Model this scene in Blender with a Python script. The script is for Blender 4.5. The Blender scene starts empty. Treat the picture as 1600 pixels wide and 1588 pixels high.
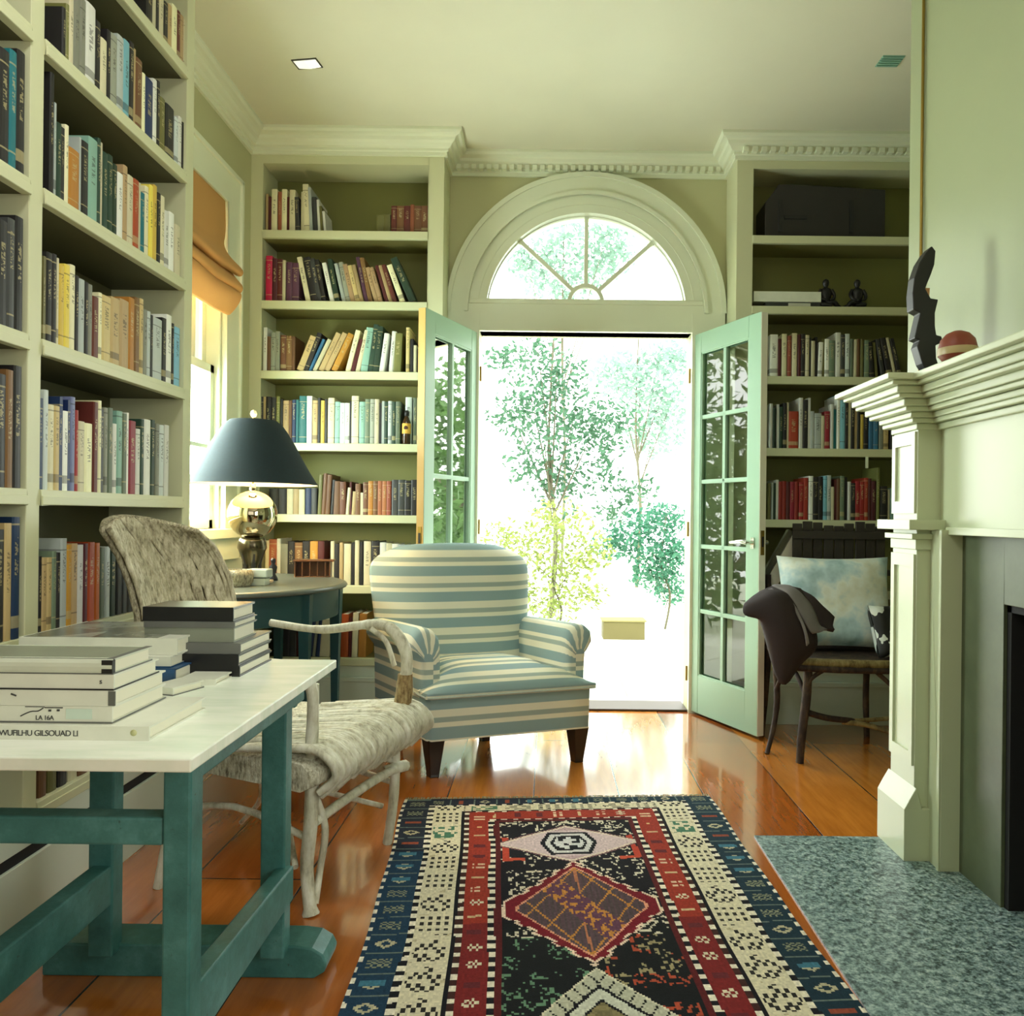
import bpy, bmesh, math, random
from mathutils import Vector, Matrix, noise
random.seed(7)
S = bpy.context.scene
COL = S.collection
PI = math.pi
# ---------------------------------------------------------------- camera
F, CX, CY, H, TH = 1220.0, 855.0, 806.0, 1.08, 0.011
cT, sT = math.cos(TH), math.sin(TH)
cd = bpy.data.cameras.new('camera'); cam = bpy.data.objects.new('camera', cd); COL.objects.link(cam)
cd.sensor_width = 36; cd.sensor_fit = 'HORIZONTAL'; cd.lens = 36*F/1600
cd.shift_x = -(CX-800)/1600; cd.shift_y = (CY-794)/1600
cd.clip_start = .05; cd.clip_end = 200
cam.matrix_world = Matrix.Translation((0, 0, H)) @ Matrix.Rotation(PI/2, 4, 'X') @ Matrix.Rotation(TH, 4, 'Z')
S.camera = cam

def PX(px, py, Y):            # point seen at (px,py) at depth Y -> X, Z
    u, v = px-CX, py-CY
    x = u*cT+v*sT; d = -u*sT+v*cT
    return x*Y/F, H-d*Y/F
def onX(px, py, X):           # ... on the plane X -> Y, Z
    u, v = px-CX, py-CY
    x = u*cT+v*sT; d = -u*sT+v*cT
    Y = F*X/x
    return Y, H-d*Y/F
def ray(px, py):
    x, z = PX(px, py, 1.0)
    return Vector((x, 1.0, z-H))
def onPlane(px, py, P0, n):
    r = ray(px, py); O = Vector((0, 0, H))
    t = (Vector(P0)-O).dot(n)/r.dot(n)
    return O+r*t
def onZ(px, py, z):
    r = ray(px, py); t = (z-H)/r.z
    return Vector((r.x*t, t, z))
# ---------------------------------------------------------------- materials
def lin(c):
    c = c/255.0
    return c/12.92 if c <= .04045 else ((c+.055)/1.055)**2.4
def rgb(r, g, b, k=1.0):
    return (min(lin(r)*k, .95), min(lin(g)*k, .95), min(lin(b)*k, .95), 1)
MATS = {}
class NT:
    def __init__(s, name):
        s.m = bpy.data.materials.new(name); s.m.use_nodes = True
        s.n = s.m.node_tree.nodes; s.l = s.m.node_tree.links
        s.b = s.n['Principled BSDF']; MATS[name] = s.m
    def add(s, t, **kw):
        x = s.n.new(t)
        for k, v in kw.items():
            if isinstance(k, str) and hasattr(x, k): setattr(x, k, v)
        return x
    def math(s, op, a, b=None, c=None):
        x = s.n.new('ShaderNodeMath'); x.operation = op
        for i, v in enumerate((a, b, c)):
            if v is None: continue
            if isinstance(v, (int, float)): x.inputs[i].default_value = v
            else: s.l.new(v, x.inputs[i])
        return x.outputs[0]
    def mix(s, fac, a, b, mode='MIX'):
        x = s.n.new('ShaderNodeMix'); x.data_type = 'RGBA'; x.blend_type = mode
        for sock, v in ((x.inputs[0], fac), (x.inputs[6], a), (x.inputs[7], b)):
            if isinstance(v, (int, float, tuple)): sock.default_value = v
            else: s.l.new(v, sock)
        return x.outputs[2]
    def coord(s, which='Object', scale=None, rot=None):
        t = s.n.new('ShaderNodeTexCoord'); o = t.outputs[which]
        if scale or rot:
            mp = s.n.new('ShaderNodeMapping')
            if scale: mp.inputs['Scale'].default_value = scale
            if rot: mp.inputs['Rotation'].default_value = rot
            s.l.new(o, mp.inputs[0]); o = mp.outputs[0]
        return o
    def noise(s, vec, scale, detail=3, rough=.5):
        x = s.n.new('ShaderNodeTexNoise'); x.inputs['Scale'].default_value = scale
        x.inputs['Detail'].default_value = detail; x.inputs['Roughness'].default_value = rough
        if vec is not None: s.l.new(vec, x.inputs['Vector'])
        return x
    def ramp(s, fac, stops, interp='LINEAR'):
        x = s.n.new('ShaderNodeValToRGB'); cr = x.color_ramp; cr.interpolation = interp
        while len(cr.elements) < len(stops): cr.elements.new(.5)
        for e, (p, c) in zip(cr.elements, stops): e.position = p; e.color = c
        s.l.new(fac, x.inputs[0]); return x.outputs[0]
    def bump(s, h, strength=.2, dist=.005):
        x = s.n.new('ShaderNodeBump'); x.inputs['Strength'].default_value = strength
        x.inputs['Distance'].default_value = dist
        s.l.new(h, x.inputs['Height']); s.l.new(x.outputs[0], s.b.inputs['Normal'])
    def set(s, color=None, rough=None, metal=None, spec=None, coat=None):
        if color is not None:
            if isinstance(color, tuple): s.b.inputs['Base Color'].default_value = color
            else: s.l.new(color, s.b.inputs['Base Color'])
        if rough is not None:
            if isinstance(rough, (int, float)): s.b.inputs['Roughness'].default_value = rough
            else: s.l.new(rough, s.b.inputs['Roughness'])
        if metal is not None: s.b.inputs['Metallic'].default_value = metal
        if spec is not None: s.b.inputs['Specular IOR Level'].default_value = spec
        if coat is not None:
            s.b.inputs['Coat Weight'].default_value = coat; s.b.inputs['Coat Roughness'].default_value = .08
        return s.m
def paint(name, col, rough=.45, var=.06, bump=.05):
    t = NT(name); v = t.coord('Object')
    n = t.noise(v, 3.0, 4)
    c = t.mix(n.outputs['Fac'], tuple(x*(1-var) for x in col[:3])+(1,), tuple(min(.95, x*(1+var)) for x in col[:3])+(1,))
    n2 = t.noise(v, 60, 3); t.bump(n2.outputs['Fac'], bump, .002)
    return t.set(c, rough)
M_trim = paint('paint_trim', rgb(226, 232, 206), .35)
M_mantel = paint('paint_mantel', rgb(198, 206, 172), .3)
M_wall = paint('paint_wall', rgb(190, 190, 148), .6)
M_wallR = paint('paint_breast', rgb(160, 168, 132), .35)
M_ceil = paint('paint_ceiling', rgb(220, 220, 196), .7)
M_shelf = paint('paint_shelf', rgb(206, 208, 170), .42)
M_back = paint('shelf_back_shade', rgb(122, 122, 66), .6)  # shade inside the bookcases put into the back panel colour
M_backU = paint('shelf_board_shade', rgb(112, 108, 60), .6)  # underside shade put into the shelf board colour
M_backD = paint('shelf_back_deep_shade', rgb(84, 82, 52), .6)  # deeper recess shade put into the colour, for the wall bookcase
M_base = paint('paint_base', rgb(205, 216, 200), .4)
M_mint = paint('paint_mint', rgb(160, 196, 170), .35)
M_edgeW = paint('edge_bright_lit', rgb(240, 240, 222), .4)  # bright light on the door edge put into its colour
M_edgeO = paint('edge_lamp_lit', rgb(198, 160, 90), .4)  # warm lamp light on the door edge put into its colour
M_teal = None
def plain(name, col, rough=.5, metal=0, **k):
    t = NT(name); return t.set(col, rough, metal, **k)
def teal():
    t = NT('paint_teal_worn'); v = t.coord('Object')
    n = t.noise(v, 7, 6, .7); n2 = t.noise(v, 40, 4, .7)
    c = t.ramp(n.outputs['Fac'], [(.3, rgb(38, 88, 84)), (.55, rgb(62, 118, 114)), (.75, rgb(92, 148, 146))])
    w = t.ramp(n2.outputs['Fac'], [(.66, (0, 0, 0, 1)), (.74, (1, 1, 1, 1))])
    c = t.mix(w, c, rgb(48, 66, 58)); t.bump(n2.outputs['Fac'], .3, .003)
    return t.set(c, .5)
M_teal = teal()
M_tealdark = paint('paint_teal_dark', rgb(28, 68, 72), .4)
def white_worn():
    t = NT('table_white'); v = t.coord('Object', scale=(1, 5, 1))
    n = t.noise(v, 5, 5, .6); n2 = t.noise(v, 18, 4, .6)
    c = t.ramp(n.outputs['Fac'], [(.35, rgb(222, 232, 214)), (.6, rgb(243, 246, 234))])
    t.bump(n2.outputs['Fac'], .15, .002)
    return t.set(c, .38)
M_tabletop = white_worn()
def floor_mat():
    t = NT('floor_boards')
    tc = t.n.new('ShaderNodeTexCoord'); sp = t.n.new('ShaderNodeSeparateXYZ'); t.l.new(tc.outputs['Object'], sp.inputs[0])
    cb = t.n.new('ShaderNodeCombineXYZ')
    t.l.new(sp.outputs[1], cb.inputs[0]); t.l.new(t.math('ADD', sp.outputs[0], .04), cb.inputs[1])
    br = t.n.new('ShaderNodeTexBrick'); t.l.new(cb.outputs[0], br.inputs['Vector'])
    br.inputs['Color1'].default_value = rgb(214, 136, 54); br.inputs['Color2'].default_value = rgb(150, 62, 22)
    br.inputs['Mortar'].default_value = rgb(40, 18, 8); br.inputs['Scale'].default_value = 1
    br.inputs['Mortar Size'].default_value = .003; br.inputs['Mortar Smooth'].default_value = .3; br.inputs['Bias'].default_value = -.1
    br.inputs['Brick Width'].default_value = 2.3; br.inputs['Row Height'].default_value = .33
    br.offset = .37
    v = t.coord('Object', scale=(9, .9, 1)); n = t.noise(v, 4, 8, .65)
    g = t.ramp(n.outputs['Fac'], [(.3, (.80, .75, .70, 1)), (.6, (1.05, 1.05, 1.05, 1))])
    n3 = t.noise(t.coord('Object', scale=(2, .7, 1)), 1.3, 3); w = t.ramp(n3.outputs['Fac'], [(.3, (.8, .72, .65, 1)), (.7, (1.15, 1.15, 1.05, 1))])
    c = t.mix(1.0, br.outputs['Color'], g, 'MULTIPLY'); c = t.mix(1.0, c, w, 'MULTIPLY')
    t.bump(t.math('SUBTRACT', 1.0, br.outputs['Fac']), .4, .003)
    r = t.math('MULTIPLY_ADD', n.outputs['Fac'], .08, .14)
    t.b.inputs['Coat IOR'].default_value = 1.6
    return t.set(c, r, spec=.8, coat=1.0)
M_floor = floor_mat()
def hearth():
    t = NT('hearth_stone'); v = t.coord('Object', scale=(1, 1.0, 1))
    n = t.noise(v, 62, 5, .8); n2 = t.noise(v, 25, 3)
    c = t.ramp(n.outputs['Fac'], [(.38, rgb(28, 42, 42)), (.45, rgb(84, 108, 108)), (.55, rgb(146, 170, 168)), (.66, rgb(196, 212, 206))])
    c = t.mix(t.math('MULTIPLY', n2.outputs['Fac'], .22), c, rgb(112, 140, 138)); t.bump(n.outputs['Fac'], .5, .004)
    return t.set(c, .28)
M_hearth = hearth()
def slate():
    t = NT('slate'); v = t.coord('Object'); n = t.noise(v, 5, 5, .6)
    c = t.ramp(n.outputs['Fac'], [(.3, rgb(74, 84, 60)), (.7, rgb(98, 108, 82))]); t.bump(n.outputs['Fac'], .1)
    return t.set(c, .4)
M_slate = slate()
M_black = plain('black', rgb(26, 25, 26), .45)
M_soot = plain('soot', rgb(22, 22, 24), .8)
M_ebony = plain('ebony', rgb(20, 18, 21), .42)
M_legs = plain('dark_leg', rgb(30, 26, 24), .3)
M_brass = plain('brass', rgb(150, 125, 60), .35, .8)
M_chrome = plain('chrome', rgb(215, 215, 205), .18, 1.0)
M_paper = plain('page_paper', rgb(236, 234, 214), .8)
M_pageA = plain('page_aged', rgb(205, 192, 150), .85)
def glass():
    m = bpy.data.materials.new('window_glass'); m.use_nodes = True; n = m.node_tree.nodes; l = m.node_tree.links; n.clear()
    o = n.new('ShaderNodeOutputMaterial'); tr = n.new('ShaderNodeBsdfTransparent'); tr.inputs[0].default_value = (.93, .97, .94, 1)
    gl = n.new('ShaderNodeBsdfGlossy'); gl.inputs['Roughness'].default_value = .02
    fr = n.new('ShaderNodeFresnel'); fr.inputs[0].default_value = 1.85
    mx = n.new('ShaderNodeMixShader'); l.new(fr.outputs[0], mx.inputs[0]); l.new(tr.outputs[0], mx.inputs[1]); l.new(gl.outputs[0], mx.inputs[2]); l.new(mx.outputs[0], o.inputs[0])
    return m
M_glass = glass()
# ---------------------------------------------------------------- mesh building
class MB:
    def __init__(s): s.v = []; s.f = []; s.uv = []; s.mi = []; s.sm = []
    def quadadd(s, vs, uvs=None, mi=0, smooth=False):
        i = len(s.v); s.v += [tuple(p) for p in vs]; s.f.append(tuple(range(i, i+len(vs))))
        s.uv.append(uvs); s.mi.append(mi); s.sm.append(smooth); return s
    def box(s, x0, x1, y0, y1, z0, z1, mi=0, M=None):
        p = [(x, y, z) for z in (z0, z1) for y in (y0, y1) for x in (x0, x1)]
        if M is not None: p = [tuple(M @ Vector(q)) for q in p]
        i = len(s.v); s.v += p
        for f in ((0, 2, 3, 1), (4, 5, 7, 6), (0, 1, 5, 4), (2, 6, 7, 3), (0, 4, 6, 2), (1, 3, 7, 5)):
            s.f.append(tuple(i+k for k in f)); s.uv.append(None); s.mi.append(mi); s.sm.append(False)
        return s
    def grid(s, P, closeu=False, closev=False, mi=0, smooth=True, uv=None):
        nu, nv = len(P), len(P[0]); i = len(s.v)
        for r in P: s.v += [tuple(q) for q in r]
        for a in range(nu if closeu else nu-1):
            for b in range(nv if closev else nv-1):
                a2, b2 = (a+1) % nu, (b+1) % nv
                s.f.append((i+a*nv+b, i+a2*nv+b, i+a2*nv+b2, i+a*nv+b2))
                s.uv.append([uv[a][b], uv[a2][b], uv[a2][b2], uv[a][b2]] if uv else None)
                s.mi.append(mi); s.sm.append(smooth)
        return s
    def cap(s, ring, flip=False, mi=0, uv=None):
        i = len(s.v); s.v += [tuple(q) for q in ring]; r = list(range(i, i+len(ring)))
        if flip: r.reverse(); uv = list(reversed(uv)) if uv else None
        s.f.append(tuple(r)); s.uv.append(uv); s.mi.append(mi); s.sm.append(False); return s
    def prism(s, pts, axis, a, b, mi=0, smooth=False):   # pts 2D outline, extruded along axis from a to b
        def mk(p, t):
            return {'x': (t, p[0], p[1]), 'y': (p[0], t, p[1]), 'z': (p[0], p[1], t)}[axis]
        A = [mk(p, a) for p in pts]; B = [mk(p, b) for p in pts]
        s.grid([A, B], closev=True, mi=mi, smooth=smooth); s.cap(A, True, mi); s.cap(B, False, mi); return s
    def lathe(s, prof, c=(0, 0, 0), n=32, mi=0, smooth=True, sx=1, sy=1):
        P = [[(c[0]+r*math.cos(2*PI*k/n)*sx, c[1]+r*math.sin(2*PI*k/n)*sy, c[2]+z) for k in range(n)] for r, z in prof]
        s.grid(P, closev=True, mi=mi, smooth=smooth)
        if prof[0][0] > 1e-4: s.cap(P[0], True, mi)
        if prof[-1][0] > 1e-4: s.cap(P[-1], False, mi)
        return s
    def tube(s, pts, rad, n=8, mi=0, ends=True, flat=1.0):
        pts = [Vector(p) for p in pts]; 
        if not isinstance(rad, (list, tuple)): rad = [rad]*len(pts)
        R = []; up = None
        for i, p in enumerate(pts):
            t = (pts[min(i+1, len(pts)-1)]-pts[max(i-1, 0)]).normalized()
            if up is None: up = Vector((0, 0, 1)) if abs(t.z) < .9 else Vector((1, 0, 0))
            a = t.cross(up).normalized(); b = a.cross(t).normalized(); up = b
            R.append([tuple(p+(a*math.cos(2*PI*k/n)+b*math.sin(2*PI*k/n)*flat)*rad[i]) for k in range(n)])
        s.grid(R, closev=True, mi=mi)
        if ends: s.cap(R[0], False, mi); s.cap(R[-1], True, mi)
        return s
    def build(s, name, mats, parent=None, loc=None, uv=False, bevel=0, seg=2, sub=0, wn=True):
        me = bpy.data.meshes.new(name); me.from_pydata(s.v, [], s.f)
        if not isinstance(mats, (list, tuple)): mats = [mats]
        for m in mats: me.materials.append(m)
        me.polygons.foreach_set('material_index', s.mi); me.polygons.foreach_set('use_smooth', s.sm)
        if uv:
            ul = me.uv_layers.new(name='UVMap')
            for p, u in zip(me.polygons, s.uv):
                if u:
                    for li, q in zip(p.loop_indices, u): ul.data[li].uv = q
        me.update()
        bm = bmesh.new(); bm.from_mesh(me)
        if sub or bevel or s.weld: bmesh.ops.remove_doubles(bm, verts=bm.verts, dist=1e-5)
        bmesh.ops.recalc_face_normals(bm, faces=bm.faces); bm.to_mesh(me); bm.free()
        o = bpy.data.objects.new(name, me); COL.objects.link(o)
        if parent: o.parent = parent
        if loc: o.location = loc
        if bevel:
            b = o.modifiers.new('b', 'BEVEL'); b.width = bevel; b.segments = seg; b.limit_method = 'ANGLE'; b.angle_limit = .6
        if sub:
            q = o.modifiers.new('s', 'SUBSURF'); q.levels = q.render_levels = sub
        return o
    weld = False
def smooth_path(pts, n=6):
    pts = [Vector(p) for p in pts]; out = []
    for i in range(len(pts)-1):
        p0, p1, p2, p3 = pts[max(i-1, 0)], pts[i], pts[i+1], pts[min(i+2, len(pts)-1)]
        for k in range(n):
            t = k/n
            out.append(.5*((2*p1)+(p2-p0)*t+(2*p0-5*p1+4*p2-p3)*t*t+(3*p1-p0-3*p2+p3)*t**3))
    out.append(pts[-1]); return out
def empty(name, loc=(0, 0, 0), rz=0):
    o = bpy.data.objects.new(name, None); COL.objects.link(o); o.location = loc; o.rotation_euler = (0, 0, rz); return o
def tag(o, label, cat, group=None, kind=None):
    o['label'] = label; o['category'] = cat
    if group: o['group'] = group
    if kind: o['kind'] = kind
    return o
def struct(o): o['kind'] = 'structure'; return o
# ---------------------------------------------------------------- room shell
XL, XR, YB, YC, ZC, YN = -1.575, 2.10, 4.34, 4.10, 3.07, -2.6
struct(MB().box(XL-.3, XR+.3, YN-.2, YB+.12, -.12, 0).build('floor', M_floor))
struct(MB().box(XL-.3, XR+.3, YN-.2, YB+.2, ZC, ZC+.2).build('ceiling', M_ceil))
# left wall with window opening y 2.95-3.754, z 1.0-2.57
WY0, WY1, WZ0, WZ1 = 2.98, 3.754, 1.00, 2.572
m = MB(); T = .2
m.box(XL-T, XL, YN, WY0, 0, ZC).box(XL-T, XL, WY1, YB+.2, 0, ZC).box(XL-T, XL, WY0, WY1, 0, WZ0).box(XL-T, XL, WY0, WY1, WZ1, ZC)
struct(m.build('wall_left', M_wall))
struct(MB().box(XR, XR+.2, YN, YB+.2, 0, ZC).build('wall_right', paint('paint_right_wall', rgb(120, 118, 88), .6)))  # unseen wall, coloured dark to bounce less light
struct(MB().box(XL-T, XR+T, YN-.2, YN, 0, ZC).build('wall_near', paint('paint_near_wall', rgb(96, 92, 70), .7)))  # unseen wall behind the camera, coloured dark to bounce less light
# back wall with door + arched fanlight opening
DXC, DHW, RO, RI, ZS = .2025, .5875, .767, .555, 2.204
DX0, DX1, DZ = DXC-DHW, DXC+DHW, 2.10
ZG = 2.279
m = MB()
m.box(XL-T, DX0, YB, YB+.14, 0, ZS).box(DX1, XR+T, YB, YB+.14, 0, ZS).box(DX0, DX1, YB, YB+.14, DZ, ZS)
# upper wall around semicircle radius RI
N = 48
arc = [(DXC+(RI+.03)*math.cos(PI*k/N), ZS+(RI+.03)*math.sin(PI*k/N)) for k in range(N+1)]
def outer(k):
    a = PI*k/N; dx, dz = math.cos(a), math.sin(a)
    t = min((((XR+T)-DXC)/dx) if dx > 1e-6 else 1e9, ((XL-T-DXC)/dx) if dx < -1e-6 else 1e9, (ZC-ZS)/dz if dz > 1e-6 else 1e9)
    return (DXC+dx*t, ZS+dz*t)
out = [outer(k) for k in range(N+1)]
P = [[(a[0], YB, a[1]) for a in arc], [(o[0], YB, o[1]) for o in out], [(o[0], YB+.14, o[1]) for o in out], [(a[0], YB+.14, a[1]) for a in arc]]
m.grid(P, closeu=True, smooth=False)
# fill corners of the upper wall (behind the crown)
for sx in (XL-T, XR+T):
    kk = [k for k in range(N) if (out[k][1] < ZC-1e-6) != (out[k+1][1] < ZC-1e-6)]
    for k in kk:
        a, b = out[k], out[k+1]
        if (a[0]-DXC)*(sx-DXC) > 0:
            m.quadadd([(a[0], YB, a[1]), (b[0], YB, b[1]), (sx, YB, ZC)])
struct(m.build('wall_back', M_wall))
# door casing + arch casing (two stepped rings)
def ring(m, r0, r1, y0, y1, zb, n=48, bottom=None):
    A = [PI*k/n for k in range(n+1)]
    P = [[(DXC+r*math.cos(a), y, ZS+r*math.sin(a)) for a in A] for r, y in ((r0, y0), (r1, y0), (r1, y1), (r0, y1))]
    m.grid(P, closeu=True, smooth=False)
m = MB()
ring(m, .66, RO, YB-.035, YB, ZS); ring(m, .652, .672, YB-.045, YB-.03, ZS); ring(m, RO-.02, RO+.006, YB-.045, YB, ZS)
m.box(DXC-RO, DX0, YB-.035, YB, 0, ZS).box(DX1, DXC+RO, YB-.035, YB, 0, ZS)
struct(m.build('trim_1', M_trim, bevel=.003))
m = MB(); ring(m, RI, .655, YB-.02, YB+.12, ZS)
# inner bevelled band
A = [PI*k/48 for k in range(49)]
m.grid([[(DXC+r*math.cos(a), y, ZS+r*math.sin(a)) for a in A] for r, y in ((.60, YB-.022), (RI-.004, YB+.03), (RI-.004, YB+.08))], smooth=False)
struct(m.build('trim_2', M_trim))
# fanlight: sill panel, muntins, hub, glass
fw = empty('window_1', (DXC, YB, ZG)); struct(fw)
def fb(name, m_, mat, bev=0):
    o = m_.build(name, mat, bevel=bev); o.parent = fw; o.matrix_parent_inverse = Matrix.Translation((-DXC, -YB, -ZG)); return o
m = MB(); m.box(DX0-.075, DX1+.075, YB-.028, YB+.11, DZ, ZG)
m.box(DX0-.06, DX1+.06, YB-.034, YB-.02, ZG-.03, ZG-.006)
fb('transom', m, M_trim, .004)
m = MB(); hub = .095; yy = YB+.04
for a in (PI/2, PI*.765, PI*.235):
    d = Vector((math.cos(a), 0, math.sin(a))); q = Vector((-d.z, 0, d.x))*.011
    z0 = Vector((DXC, 0, ZG)); A_ = z0+d*hub; B_ = z0+d*(.50 if abs(a-PI/2) > .1 else .49)
    Mx = [A_-q, A_+q, B_+q, B_-q]
    m.grid([[(p.x, yy-.012, p.z) for p in Mx], [(p.x, yy+.02, p.z) for p in Mx]], closev=True, smooth=False)
    m.cap([(p.x, yy-.012, p.z) for p in Mx]); m.cap([(p.x, yy+.02, p.z) for p in Mx])
P = [[(DXC+r*math.cos(PI*k/16), y, ZG+r*math.sin(PI*k/16)) for k in range(17)] for r, y in ((hub-.014, yy-.014), (hub+.008, yy-.014), (hub+.008, yy+.02), (hub-.014, yy+.02))]
m.grid(P, closeu=True, smooth=False)
fb('muntins', m, M_trim)
g = [(DXC+.575*math.cos(PI*k/32), YB+.055, ZS+.575*math.sin(PI*k/32)) for k in range(33)]
fb('pane', MB().cap(g), M_glass)
# threshold
struct(MB().box(DX0, DX1, YB-.01, YB+.2, 0, .012).build('trim_3', plain('threshold', rgb(70, 55, 40), .5), bevel=.003))
# ---------------------------------------------------------------- left window (casing, sashes, glass)
m = MB(); w_ = .16; x0, x1 = XL, XL+.028
m.box(x0, x1, WY1, WY1+w_, WZ0-.04, WZ1+w_).box(x0, x1, WY0-w_+.02, WY0, WZ0-.04, WZ1+w_).box(x0, x1, WY0, WY1, WZ1, WZ1+w_)
m.box(x0, x1+.012, WY1+w_-.02, WY1+w_, WZ0-.04, WZ1+w_).box(x0, x1+.012, WY0-w_+.02, WY1+w_, WZ1+w_-.02, WZ1+w_)
m.box(x0-.1, x1+.03, WY0-w_+.02, WY1+w_+.015, WZ0-.045, WZ0).box(x0, x1+.006, WY0-.1, WY1+w_, WZ0-.15, WZ0-.045)
struct(m.build('trim_4', M_trim, bevel=.003))
w2 = empty('window_2', (XL-.1, (WY0+WY1)/2, WZ0)); struct(w2)
def wb(name, m_, mat, bev=0):
    o = m_.build(name, mat, bevel=bev); o.parent = w2; o.matrix_parent_inverse = Matrix.Translation(w2.location).inverted(); return o
m = MB(); zm = 1.76
m.box(XL-T, XL, WY1-.02, WY1, WZ0, WZ1).box(XL-T, XL, WY0, WY0+.02, WZ0, WZ1)
for (xa, za, zb) in ((XL-.10, zm-.02, WZ1), (XL-.06, WZ0, zm+.02)):
    m.box(xa, xa+.035, WY0, WY0+.045, za, zb).box(xa, xa+.035, WY1-.06, WY1-.02, za, zb)
    m.box(xa, xa+.035, WY0, WY1, za, za+.045).box(xa, xa+.035, WY0, WY1, zb-.04, zb)
    m.box(xa+.008, xa+.026, (WY0+WY1)/2-.01, (WY0+WY1)/2+.01, za, zb)
    zc = (za+zb)/2; m.box(xa+.008, xa+.026, WY0, WY1, zc-.01, zc+.01)
wb('sash', m, M_trim, .002)
wb('pane', MB().quadadd([(XL-.083, WY0, zm), (XL-.083, WY1, zm), (XL-.083, WY1, WZ1), (XL-.083, WY0, WZ1)]).quadadd([(XL-.043, WY0, WZ0), (XL-.043, WY1, WZ0), (XL-.043, WY1, zm), (XL-.043, WY0, zm)]), M_glass)
# panelled dado below the window
m = MB(); m.box(XL, XL+.012, 2.86, YC, .12, WZ0-.15).box(XL, XL+.02, 2.86, YC, 0, .16)
struct(m.build('trim_5', M_base, bevel=.003))
# ---------------------------------------------------------------- crown moulding
PROF = [(0, -.112), (.014, -.112), (.014, -.094), (.022, -.09), (.022, -.078), (.036, -.074), (.046, -.060), (.060, -.050), (.066, -.036), (.078, -.030), (.092, -.026), (.1, -.014), (.1, 0)]
def crown(name, path, prof, mat, z=ZC):
    # path: 2D points; room on the right-hand side when walking
    P = []
    n = len(path)
    for i in range(n):
        p = Vector(path[i]); a = (Vector(path[i])-Vector(path[i-1])).normalized() if i else None
        b = (Vector(path[i+1])-p).normalized() if i < n-1 else None
        if a is None: a = b
        if b is None: b = a
        na = Vector((a.y, -a.x)); nb = Vector((b.y, -b.x)); mt = (na+nb); mt = mt/ max(1e-6, mt.dot(na))
        P.append([(p.x+mt.x*o, p.y+mt.y*o, z+h) for o, h in prof])
    return MB().grid(P, smooth=False).build(name, mat)
BX0, BX1 = -.56, .978     # side faces of the two back bookcases
struct(crown('trim_6', [(XL, 2.6), (XL, YC), (BX0, YC), (BX0, YB), (BX1, YB), (BX1, YC), (XR, YC), (XR, 2.9)], PROF, M_trim))
def dentils(name, x0, x1, y, step, w):
    m = MB(); n = int((x1-x0)/step)
    for k in range(n):
        x = x0+(k+.5)*step; m.box(x-w/2, x+w/2, y-.05, y-.018, ZC-.088, ZC-.062)
    return struct(m.build(name, M_trim))
dentils('trim_7', BX0+.03, BX1-.03, YB-.004, .042, .024); dentils('trim_8', BX1+.01, 1.95, YC-.004, .047, .026)
# ---------------------------------------------------------------- chimney breast + mantel + hearth
XB, BY0, BY1 = 1.30, .70, 2.83
FY0, FY1, FZ = 1.24, 2.167, .847       # firebox
m = MB()
m.box(XB, XR, BY0, FY0, 0, ZC).box(XB, XR, FY1, BY1, 0, ZC).box(XB, XR, FY0, FY1, FZ, ZC)
struct(m.build('wall_chimney', M_wallR))
fi = empty('fireplace', (XB, 1.7, 0)); tag(fi, 'cream painted fireplace mantel with stepped cornice around grey stone', 'fireplace')
def fp(name, m_, mat, bev=.002):
    o = m_.build(name, mat, bevel=bev); o.parent = fi; o.matrix_parent_inverse = Matrix.Translation(fi.location).inverted(); return o
def mirrorY(y): return 3.407-y
XS = 1.17
m = MB()
fp('stone_surround', MB().box(1.27, XB, FY1, 2.40, .005, 1.035).box(1.27, XB, mirrorY(2.40), FY0, .005, 1.035).box(1.27, XB, FY0, FY1, FZ, 1.035), M_slate)
mb_ = MB().box(1.50, 1.54, FY0, FY1, 0, FZ).box(1.28, 1.54, FY1-.02, FY1+.0, 0, FZ).box(1.28, 1.54, FY0, FY0+.02, 0, FZ).box(1.28, 1.54, FY0, FY1, FZ-.02, FZ)
fp('firebox', mb_, M_soot, 0)
for side in (0, 1):
    def yr(a, b): return (a, b) if side == 0 else (mirrorY(b), mirrorY(a))
    m = MB()
    y0, y1 = yr(2.47, 2.64)
    m.box(1.133, XB, *yr(2.455, 2.655), .005, .17)                      # plinth
    m.box(XS, XB, y0, y1, .17, 1.40)
    c0, c1 = yr(2.455, 2.655)
    m.prism([(XS, .235), (1.150, .20), (1.133, .168), (XS+.02, .168)], 'y', c0, c1)
    m.box(1.13, XB, *yr(2.435, 2.675), 1.048, 1.08).box(1.148, XB, *yr(2.455, 2.655), 1.018, 1.036).box(XS-.006, XB, *yr(2.464, 2.646), .985, 1.018)
    fp('pilaster', m, M_mantel)
    # recessed-panel frames on the shaft
    m = MB()
    for za, zb in ((.30, .97), (1.10, 1.36)):
        m.box(XS-.008, XS, *yr(2.474, 2.498), za, zb).box(XS-.008, XS, *yr(2.612, 2.636), za, zb)
        m.box(XS-.008, XS, *yr(2.498, 2.612), zb-.04, zb).box(XS-.008, XS, *yr(2.498, 2.612), za, za+.04)
    fp('panel_moulding', m, M_mantel, 0)
    m = MB(); m.box(1.213, XB, *yr(2.385, 2.47), .005, 1.05)
    m.box(1.205, 1.213, *yr(2.385, 2.40), .005, 1.05)
    fp('inner_jamb', m, M_mantel)
fp('frieze', MB().box(1.243, XB, mirrorY(2.47), 2.47, 1.05, 1.42).box(1.225, XB, mirrorY(2.40), 2.40, 1.035, 1.058), M_mantel)
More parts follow.
